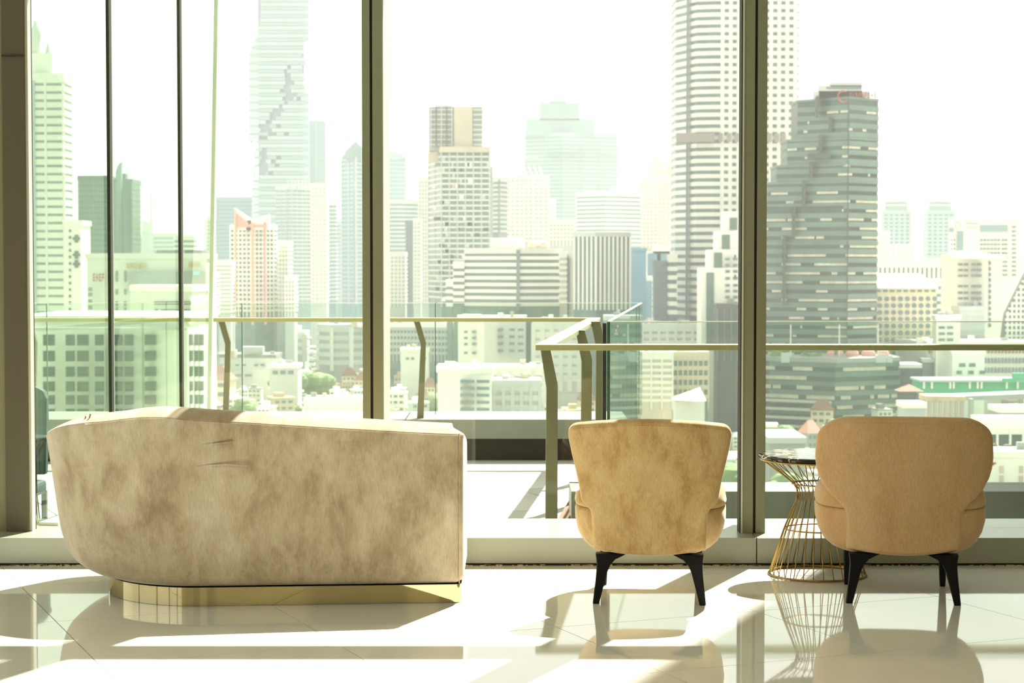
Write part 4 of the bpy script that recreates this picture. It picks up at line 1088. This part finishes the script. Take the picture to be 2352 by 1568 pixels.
for k in range(16):
    y_ = 606 + 12.5 * k; xl_ = 2368 - (y_ - 600) * .485 if y_ < 720 else 2309
    slabx(b, 'lattice_beam', xl_, 2440, y_, y_ + 5, 799.5, .4, 'white')
for k in range(10):
    px = 2312 + 10 * k; yt = max(600, 600 + (2368 - px) / .485)
    slabx(b, 'lattice_post', px, px + 4, yt, 800, 799.6, .6, 'white')
# arched white building
b, zt, D, fp = building('long white building with rows of arched openings right of the podium block', [(2064, 790), (2130, 770), (2440, 770)], 792, 870, 'offwhite', 'white', 24, 0, name='arcade_building', back=6)
for r, y_ in enumerate((804, 827, 849)):
    for c in range(28):
        px = 2136 + 8 * c
        if r and 2170 < px < 2262: continue
        w = 2.4 * 769 / F; x = X(px, 769, y_); z0_, z1_ = Z(y_ + 7, 769), Z(y_ - 3, 769)
        obj('arch_window', MB().xz([(x - w, z0_), (x + w, z0_), (x + w, z1_), (x + w * .6, z1_ + w * .8), (x, z1_ + w * 1.1), (x - w * .6, z1_ + w * .8), (x - w, z1_)], 769.5, 770.2), 'brown' if r < 1 else 'grey_gl', b)
b, zt, D, fp = building('white villa-like building with ribbon windows in front of the arched building', [(2172, 735), (2188, 715), (2262, 715)], 815, 880, 'white', 'white', 20, 0, name='white_building')
windows(b, [838], [2210, 2233], 14, 8, 715, 'grey_gl'); windows(b, [855], [2203, 2230, 2256], 12, 8, 715, 'grey_gl')
building('low dark glass hall right of the podium block', [(2066, 745), (2116, 745)], 845, 885, 'slate', 'slate', 20, 0, (5, 1), 'dark', name='glass_hall', top='roofwhite')
building('grey low hall with a curved white roof behind the dark glass hall', [(2120, 763), (2145, 763)], 832, 890, 'slate', 'ltgrey', 20, 0, name='glass_hall', top='ltgrey', back=8)
# station, hoardings, flyover
b = empty('station_hall', 'long pale green station hall with white ribs at the right edge', 'building', (X(2240, 690), 690, ZG))
OCC.append((X(2110, 690), X(2440, 690), 680, 705))
obj('hall_body', MB().box(X(2116, 690), X(2440, 690), 690, 704, Z(905, 690), Z(876, 690)), 'greennet', b)
obj('hall_roof', MB().box(X(2112, 690), X(2440, 690), 688, 705, Z(876, 690), Z(871, 690)), 'ltgrey', b)
for px in (2120, 2138, 2180, 2188, 2225, 2243, 2252, 2310, 2335):
    slabx(b, 'rib', px, px + 4, 876, 892, 689.6, .6, 'roofwhite')
slabx(b, 'hoarding', 2326, 2440, 856, 875, 686, 1, 'greennet'); slabx(b, 'hoarding', 2303, 2330, 868, 877, 685, 1, 'greennet')
b = empty('flyover', 'elevated grey road deck running to the right edge', 'road', (X(2240, 640), 640, ZG))
obj('deck', MB().add([(X(2150, 655), 655, Z(912, 655)), (X(2460, 620), 620, Z(900, 620)), (X(2460, 620), 634, Z(900, 620)), (X(2150, 655), 669, Z(912, 655)), (X(2150, 655), 655, Z(920, 655)), (X(2460, 620), 620, Z(916, 620)), (X(2460, 620), 634, Z(916, 620)), (X(2150, 655), 669, Z(920, 655))], [(0, 1, 2, 3), (7, 6, 5, 4), (4, 5, 1, 0), (5, 6, 2, 1), (6, 7, 3, 2), (7, 4, 0, 3)]), 'grey', b)
for px in (2225, 2340): slabx(b, 'pillar', px, px + 8, 915, 980, 640, 2, 'grey')
def hiproof(px0, px1, ye, yt, D, dep, m, parent, name='roof', ridge=.35):
    x0, x1 = X(px0, D, ye), X(px1, D, ye); z0_, z1_ = Z(ye, D), Z(yt, D); cx_ = (x0 + x1) / 2; w = (x1 - x0) / 2 * ridge; cy_ = D + dep / 2
    return obj(name, MB().add([(x0, D, z0_), (x1, D, z0_), (x1, D + dep, z0_), (x0, D + dep, z0_), (cx_ - w, cy_, z1_), (cx_ + w, cy_, z1_)], [(3, 2, 1, 0), (0, 1, 5, 4), (1, 2, 5), (2, 3, 4, 5), (3, 0, 4)]), m, parent)
b = empty('pavilion', 'pavilion with a brown pyramid roof in front of the dark glass hall', 'pavilion', (X(2094, 655), 655, ZG))
hiproof(2065, 2124, 899, 884, 655, 9, 'brown', b, ridge=.05); obj('body', MB().box(X(2072, 656), X(2108, 656), 656, 663, ZG, Z(899, 656)), 'dark', b)
OCC.append((X(2060, 655), X(2130, 655), 650, 668))
b = empty('pavilion', 'house with a pink and bright white facetted tent roof, seen above the left armchair', 'pavilion', (X(1590, 600), 600, ZG))
OCC.append((X(1545, 600), X(1640, 600), 595, 616))
A_, B_, C_, D_ = (X(1549, 600), 600, Z(919, 600)), (X(1594, 596), 596, Z(921, 596)), (X(1624, 600), 600, Z(920, 600)), (X(1624, 600), 612, Z(920, 600))
T_ = (X(1608, 606), 606, Z(889, 606)); E_ = (X(1549, 600), 612, Z(919, 600))
obj('pink_slope', MB().add([A_, B_, T_, E_], [(0, 1, 2), (2, 3, 0), (0, 3, 1)]), 'pink', b)
obj('white_slope', MB().add([B_, C_, D_, T_], [(0, 1, 3), (1, 2, 3), (2, 1, 0)]), 'roofwhite', b)
obj('body', MB().box(X(1553, 601), X(1620, 601), 601, 611, ZG, Z(921, 600)), 'offwhite', b)

# ---------- middle-distance buildings seen through the balustrade
building('grey banded building with a white awning roof left of the left mullion', [(730, 1000), (762, 992), (850, 1000)], 752, 852, 'grey', 'ltgrey', 19, 0.55, (45, 10), 'offwhite', name='office_building', boxes=((795, 850, 745),), boxmat='roofwhite')
building('long grey banded building with a curved white roof right of the left mullion', [(880, 948), (1062, 940)], 752, 832, 'grey_gl', 'ltgrey', 14, 0.5, (8, 2.5), 'ltgrey', name='market_hall', top='roofwhite', crown=2.2)
b, zt, D, fp = building('bright white building with small dark windows, behind the gap between sofa and left armchair', [(1052, 858), (1112, 846), (1208, 858)], 735, 840, 'white', 'white', 20, 0, name='white_building', boxes=((1062, 1105, 722),))
windows(b, [757, 773, 789, 805], [1150, 1176, 1196], 13, 6, 849, 'grey_gl'); windows(b, [762, 776, 790, 810], [1070, 1088], 8, 6, 849, 'grey_gl')
b, zt, D, fp = building('white block with stepped roof in front of the curved-roof hall', [(920, 880), (985, 880)], 808, 870, 'white', 'white', 20, 0, name='white_building')
windows(b, [823], [936, 948, 975, 990][:3], 7, 5, 880, 'grey_gl')
b, zt, D, fp = building('white building with four rows of ribbon windows, right of the back balustrade joint', [(1005, 560), (1055, 548), (1130, 556)], 860, 985, 'white', 'white', 20, 0, name='white_building', back=18)
for y_ in (876, 892, 908, 924, 940): slabx(b, 'window_band', 1058, 1090, y_ - 4, y_ + 3, 548.5, .6, 'grey_gl'); slabx(b, 'window_band', 1095, 1124, y_ - 4, y_ + 3, 549.5, .6, 'grey_gl')
building('beige low block with small windows between the ribbon-window house and the near post', [(1135, 560), (1240, 560)], 885, 985, 'beige', 'ltgrey', 22, 0.6, (20, 8), 'ltgrey', name='low_building')
building('grey stepped block behind the near balustrade post', [(1120, 674), (1250, 674)], 850, 930, 'ltgrey', 'white', 18, 0.6, (24, 10), 'offwhite', name='low_building')
building('tall cream block behind the bent posts of the side balustrade', [(1225, 780), (1330, 780)], 742, 900, 'ltgrey', 'offwhite', 20, 0.7, (20, 10), 'offwhite', name='apartment_block')
building('teal glass office with pale bands behind the side balustrade glass', [(1392, 690), (1472, 690)], 735, 960, 'tealmid', 'grey_gl', 18, 0.3, (9, 2), 'haze_gl', name='office_building', top='ltgrey')
building('pale apartment block with rows of balconies left of the mullion and behind the left armchair', [(1472, 640), (1545, 640)], 818, 940, 'beige', 'offwhite', 14, 0.5, (24, 4), 'offwhite', name='apartment_block')
building('green-tinted low office beside the pale balconied block', [(1545, 655), (1627, 655)], 818, 940, 'tealmid', 'beige', 22, 0.45, (12, 3), 'beige', name='office_building')
building('white low terrace of shops behind the near balustrade glass', [(1475, 820), (1610, 820)], 752, 815, 'ltgrey', 'white', 15, 0.6, (20, 6), 'white', name='low_building')
building('long flat grey block at the glass wing edge seen through the back balustrade', [(500, 1050), (590, 1050)], 722, 790, 'ltgrey', 'ltgrey', 14, 0.5, name='low_building')
building('pale grey warehouse block left of the centre of the back balustrade', [(590, 1026), (700, 1020)], 768, 830, 'ltgrey', 'white', 18, 0.55, (30, 12), 'offwhite', name='low_building', boxes=((636, 690, 748),))
b, zt, D, fp = building('long white building with a grey flat roof just left of the back balustrade post', [(470, 900), (632, 890)], 822, 950, 'white', 'white', 20, 0, name='white_building', boxes=((555, 604, 796),), boxmat='ltgrey', top='roofgrey')
windows(b, [838], [508, 545, 560, 588, 603], 9, 4, 890.5, 'grey_gl'); windows(b, [862], [548, 570], 16, 5, 890.5, 'grey_gl')
b, zt, D, fp = building('small white house with three windows below the round tree', [(618, 800), (684, 800)], 845, 920, 'offwhite', 'white', 20, 0, name='house', top='roofwhite')
windows(b, [855], [632, 650, 668], 12, 8, 800, 'grey_gl')
building('white low building with a ribbon window near the sofa top and left mullion', [(700, 640), (850, 640)], 925, 1010, 'white', 'white', 20, 0.5, (24, 4), 'white', name='low_building')
b, zt, D, fp = building('near white shed with a ribbed flat roof and open bays at the right edge', [(2262, 540), (2440, 540)], 982, 1060, 'dark', 'white', 60, 0.25, (32, 5), 'white', name='shed', top='roofwhite', crown=2.5)
b, zt, D, fp = building('near white building with small windows at the lower right edge', [(2262, 500), (2440, 500)], 1050, 1150, 'white', 'white', 60, 0, name='low_building', back=12)
windows(b, [1078, 1100], [2300, 2345], 9, 16, 500, 'beige')
b, zt, D, fp = building('near row of white canopies right of the peach armchair', [(2300, 575), (2440, 575)], 948, 975, 'grey', 'white', 60, 0, name='canopy_row', top='roofwhite', back=14)
building('white flat canopy roof low behind the peach armchair top', [(2078, 565), (2126, 565)], 937, 980, 'ltgrey', 'roofwhite', 60, 0, name='shed', top='roofwhite', back=10)
building('long pale tin roof right of the podium block', [(2130, 600), (2216, 597)], 922, 960, 'beige', 'rooftan', 60, 0, (12, 3), 'ltgrey', name='shed', top='rooftan', back=10)
building('long low shed with a pale roof behind the side table', [(1768, 500), (1850, 500)], 1018, 1110, 'grey', 'ltgrey', 60, 0, name='shed', top='ltgrey', back=24)

# cars at the lower right
def car(label, px, py, D, m):
    c = empty('car', label, 'car', (X(px, D), D, Z(py, D)))
    x, z = X(px, D), Z(py, D)
    obj('body', MB().xz([(x - 2.1, z + .3), (x + 2.1, z + .3), (x + 2.1, z + .9), (x + 1.2, z + 1.0), (x - 2.0, z + 1.0), (x - 2.1, z + .8)], D - .9, D + .9), m, c)
    obj('cabin', MB().xz([(x - 1.7, z + 1.0), (x + 1.0, z + 1.0), (x + .5, z + 1.6), (x - 1.3, z + 1.6)], D - .8, D + .8), 'dark', c)
    for sx in (-1.3, 1.3):
        w = MB().lathe([(.32, -.95), (.32, .95)], 12); w.v = [(x + sx + a, D + c_, z + .32 + b2) for a, b2, c_ in w.v]
        obj('wheel', w, 'gasket', c)
car('blue car with a pale roof on the shed roof deck at the right edge', 2286, 1032, 523, 'blue_gl')
car('pale parked car further right on the shed roof deck', 2322, 1034, 525, 'ltgrey')
car('red car at the bottom right beside the peach armchair', 2272, 1068, 496, 'sign_red')

# ---------- generic low-rise blocks and trees
def clear(x0, x1, y0, y1):
    return all(x1 < a or x0 > b_ or y1 < c or y0 > d for a, b_, c, d in OCC)
protos = []
styles = [('white', 'roofwhite', 'small white house with a flat bright roof among the low-rise blocks'),
          ('offwhite', 'roofgrey', 'small off-white house with a grey flat roof among the low-rise blocks'),
          ('beige', 'rooftan', 'small beige house with a tan roof among the low-rise blocks'),
          ('ltgrey', 'roofwhite', 'small grey house with a white metal roof among the low-rise blocks'),
          ('cream', 'brown', 'small cream house with a brown pitched roof among the low-rise blocks'),
          ('grey', 'pink', 'small grey house with a faded pink pitched roof among the low-rise blocks')]
for i, (w_, r_, lab) in enumerate(styles):
    body = MB().box(-.5, .5, -.5, .5, 0, 1).mesh('body', w_)
    if i < 4: roof = MB().box(-.53, .53, -.53, .53, 1, 1.06).box(-.3, .1, -.2, .3, 1.06, 1.25).mesh('roof', r_)
    else: roof = MB().add([(-.56, -.56, 1), (.56, -.56, 1), (.56, .56, 1), (-.56, .56, 1), (-.2, 0, 1.45), (.2, 0, 1.45)], [(3, 2, 1, 0), (0, 1, 5, 4), (1, 2, 5), (2, 3, 4, 5), (3, 0, 4)]).mesh('roof', r_)
    wb_ = MB()
    for z in (.2, .52, .8):
        for q in range(3): wb_.box(-.42 + .3 * q, -.22 + .3 * q, -.508, -.48, z, z + .12)
    wb_ = wb_.mesh('window_rows', 'grey_gl')
    protos.append((body, roof, wb_, lab))
ZONES = [(250, 'behind the glass wing left of its first black joint'), (478, 'behind the glass wing right of its first black joint'), (640, 'between the glass wing and the left mullion'), (835, 'just left of the left mullion'), (960, 'just right of the left mullion'), (1080, 'above the right end of the sofa'), (1240, 'over the gap between sofa and golden armchair'), (1395, 'behind the side balustrade'), (1540, 'above the left half of the golden armchair'), (1705, 'just left of the right mullion'), (1870, 'above the side table'), (2070, 'above the left half of the peach armchair'), (2260, 'above the right half of the peach armchair'), (9999, 'at the right edge')]
def where(x, y):
    px = CX + x / y * F
    z = next(t for lim, t in ZONES if px < lim)
    d = 'near' if y < 620 else 'mid-distance' if y < 850 else 'far' if y < 1200 else 'farthest'
    return d, z
KIND = ['white flat-roofed house', 'off-white grey-roofed house', 'beige tan-roofed house', 'grey white-roofed house', 'cream brown-roofed house', 'grey pink-roofed house']
def house(x, y, w, d, h, rz, i):
    body, roof, wr, lab = protos[i]
    dd, zz = where(x, y)
    r_ = empty('house', dd + ' ' + KIND[i] + ', ' + zz, 'house', (x, y, ZG), rz, KIND[i] + 's, ' + dd + ', ' + zz); r_.scale = (w, d, h)
    for nm, me in (('body', body), ('roof', roof), ('window_rows', wr)):
        o = bpy.data.objects.new(nm, me); COL.objects.link(o); o.parent = r_
nh = 0
GR = {}
def near_free(x, y, r):
    gx, gy = int(x // 30), int(y // 30)
    for a in (-1, 0, 1):
        for b_ in (-1, 0, 1):
            for (u, v, q) in GR.get((gx + a, gy + b_), ()):
                if (u - x) ** 2 + (v - y) ** 2 < (r + q) ** 2: return False
    return True
def put(x, y, r): GR.setdefault((int(x // 30), int(y // 30)), []).append((x, y, r))
MT = ((658, 850, 12), (722, 868, 12), (560, 760, 9), (740, 700, 11), (1000, 760, 9), (2180, 670, 5.5), (2232, 668, 5.5), (1895, 462, 9), (1805, 470, 9), (1686, 470, 12), (700, 520, 11), (560, 480, 9))
for px, D, s_ in MT: put(X(px, D), D, s_ * .8); OCC.append((X(px, D) - s_ * .6, X(px, D) + s_ * .6, D - s_ * .6, D + s_ * .6))
# a few larger blocks first, then many small ones nearest the viewer
extra = {k: MB() for k in ('white', 'offwhite', 'beige', 'ltgrey', 'roofgrey', 'roofwhite', 'rooftan', 'grey_gl', 'brown', 'greennet')}
cand = []
for t in range(26000):
    D = 478 + 1750 * random.random() ** 1.35
    px = random.uniform(40, 2365)
    if px < 470 and D < 480: continue
    x = X(px, D)
    big = random.random() < .12 and D > 800
    w, d = (random.uniform(12, 22), random.uniform(10, 16)) if big else (random.uniform(4.5, 10), random.uniform(4.5, 9))
    r = max(w, d) * .60
    if not near_free(x, D, r) or not clear(x - r, x + r, D - r, D + r): continue
    put(x, D, r)
    h = random.choice((8, 11, 14, 17)) if big else random.choice((3.5, 4.5, 6, 7, 9))
    cand.append((D, x, w, d, h, random.choice((0, .12, -.2, .4, -.08, .3)), random.choices(range(6), (6, 4, 3, 4, 1.6, .8))[0]))
    if len(cand) > 2900: break
cand.sort()
for (D, x, w, d, h, rz, i) in cand:
    px_ = CX + x / D * F; yt_ = 605 + (63.4 - h) * F / D
    lim = 948 if px_ < 1245 else 968 if px_ < 1690 else 1100 if px_ < 1873 else 962 if px_ < 2250 else 1105
    if nh < 290 and px_ > 475 and yt_ < lim and not 1700 < px_ < 1764: house(x, D, w, d, h, rz, i); nh += 1
    else:
        c_, s_ = math.cos(rz), math.sin(rz)
        def q4(k, dx=0): return [(x + (a * w * k) * c_ - (b_ * d * k) * s_, D + (a * w * k) * s_ + (b_ * d * k) * c_) for a, b_ in ((-.5, -.5), (.5, -.5), (.5, .5), (-.5, .5))]
        bm_, rm_ = (('white', 'roofwhite'), ('offwhite', 'roofgrey'), ('beige', 'rooftan'), ('ltgrey', 'roofwhite'), ('offwhite', 'brown'), ('ltgrey', 'greennet'))[i]
        extra[bm_].prism(q4(1), ZG, ZG + h); extra[rm_].prism(q4(1.06), ZG + h, ZG + h + .5)
        if D < 1300:
            for z in range(1, int(h / 3) + 1): extra['grey_gl'].prism(q4(1.01), ZG + z * 3 - 1.9, ZG + z * 3 - .8)
rest = empty('low_rise_sprawl', 'countless tiny low houses filling the far city between the towers', 'houses', (0, 1200, ZG)); rest['kind'] = 'stuff'
for k, mb in extra.items():
    if mb.v: tag(obj({'grey_gl': 'window_rows', 'roofgrey': 'grey_roofs', 'roofwhite': 'white_roofs', 'rooftan': 'tan_roofs', 'brown': 'brown_roofs', 'greennet': 'green_roofs'}.get(k, 'walls'), mb, k, rest), kind='stuff')
def crown(seed):
    random.seed(seed); mb = MB()
    for q in range(7):
        a = random.uniform(0, 6.28); rr = random.uniform(0, .5); c = (rr * math.cos(a), rr * math.sin(a), random.uniform(.5, .95)); s_ = random.uniform(.32, .5)
        rings = []
        for i in range(7):
            th = math.pi * (i + .3) / 6.6
            rings.append([(c[0] + s_ * math.sin(th) * math.cos(p_) * random.uniform(.85, 1.15), c[1] + s_ * math.sin(th) * math.sin(p_) * random.uniform(.85, 1.15), c[2] - s_ * math.cos(th) * .8) for p_ in [2 * math.pi * k / 9 for k in range(9)]])
        mb.rings(rings)
    return mb.mesh('crown', 'leaf')
cr = [crown(k) for k in range(4)]
tk = MB().lathe([(.07, 0), (.05, .5)], 7).mesh('trunk', 'trunk')
random.seed(21)
def tree(x, y, s_):
    dd, zz = where(x, y)
    r_ = empty('tree', dd + ' green tree, ' + zz, 'tree', (x, y, ZG), random.uniform(0, 6), dd + ' trees, ' + zz); r_.scale = (s_ * random.uniform(.9, 1.2), s_ * random.uniform(.9, 1.2), s_)
    for nm, me in (('trunk', tk), ('crown', random.choice(cr))):
        o = bpy.data.objects.new(nm, me); COL.objects.link(o); o.parent = r_
for px, D, s_ in MT: tree(X(px, D), D, s_)
nt_ = 0
for t in range(16000):
    if nt_ >= 210: break
    D = 482 + 1300 * random.random() ** 1.3; px = random.uniform(470, 2360); x = X(px, D); s_ = random.uniform(5, 9); r = s_ * 1.0
    if not clear(x - r, x + r, D - r, D + r) or not near_free(x, D, r): continue
    put(x, D, r); tree(x, D, s_); nt_ += 1

# ------------------------------------------------------------------ city haze
hz = bpy.data.materials.new('city_haze'); hz.use_nodes = True
hn = hz.node_tree; hn.nodes.clear()
ho = hn.nodes.new('ShaderNodeOutputMaterial'); vs_ = hn.nodes.new('ShaderNodeVolumeScatter')
vs_.inputs['Density'].default_value = 0.00018; vs_.inputs['Anisotropy'].default_value = 0.0
vs_.inputs['Color'].default_value = (0.97, 1.0, 0.985, 1)
hn.links.new(vs_.outputs[0], ho.inputs['Volume'])
haze = obj('haze', MB().box(-2500, 2500, 120, 5000, ZG - 1, 700), hz)
haze['kind'] = 'stuff'; haze['label'] = 'pale daylight haze hanging over the whole city'; haze['category'] = 'haze'
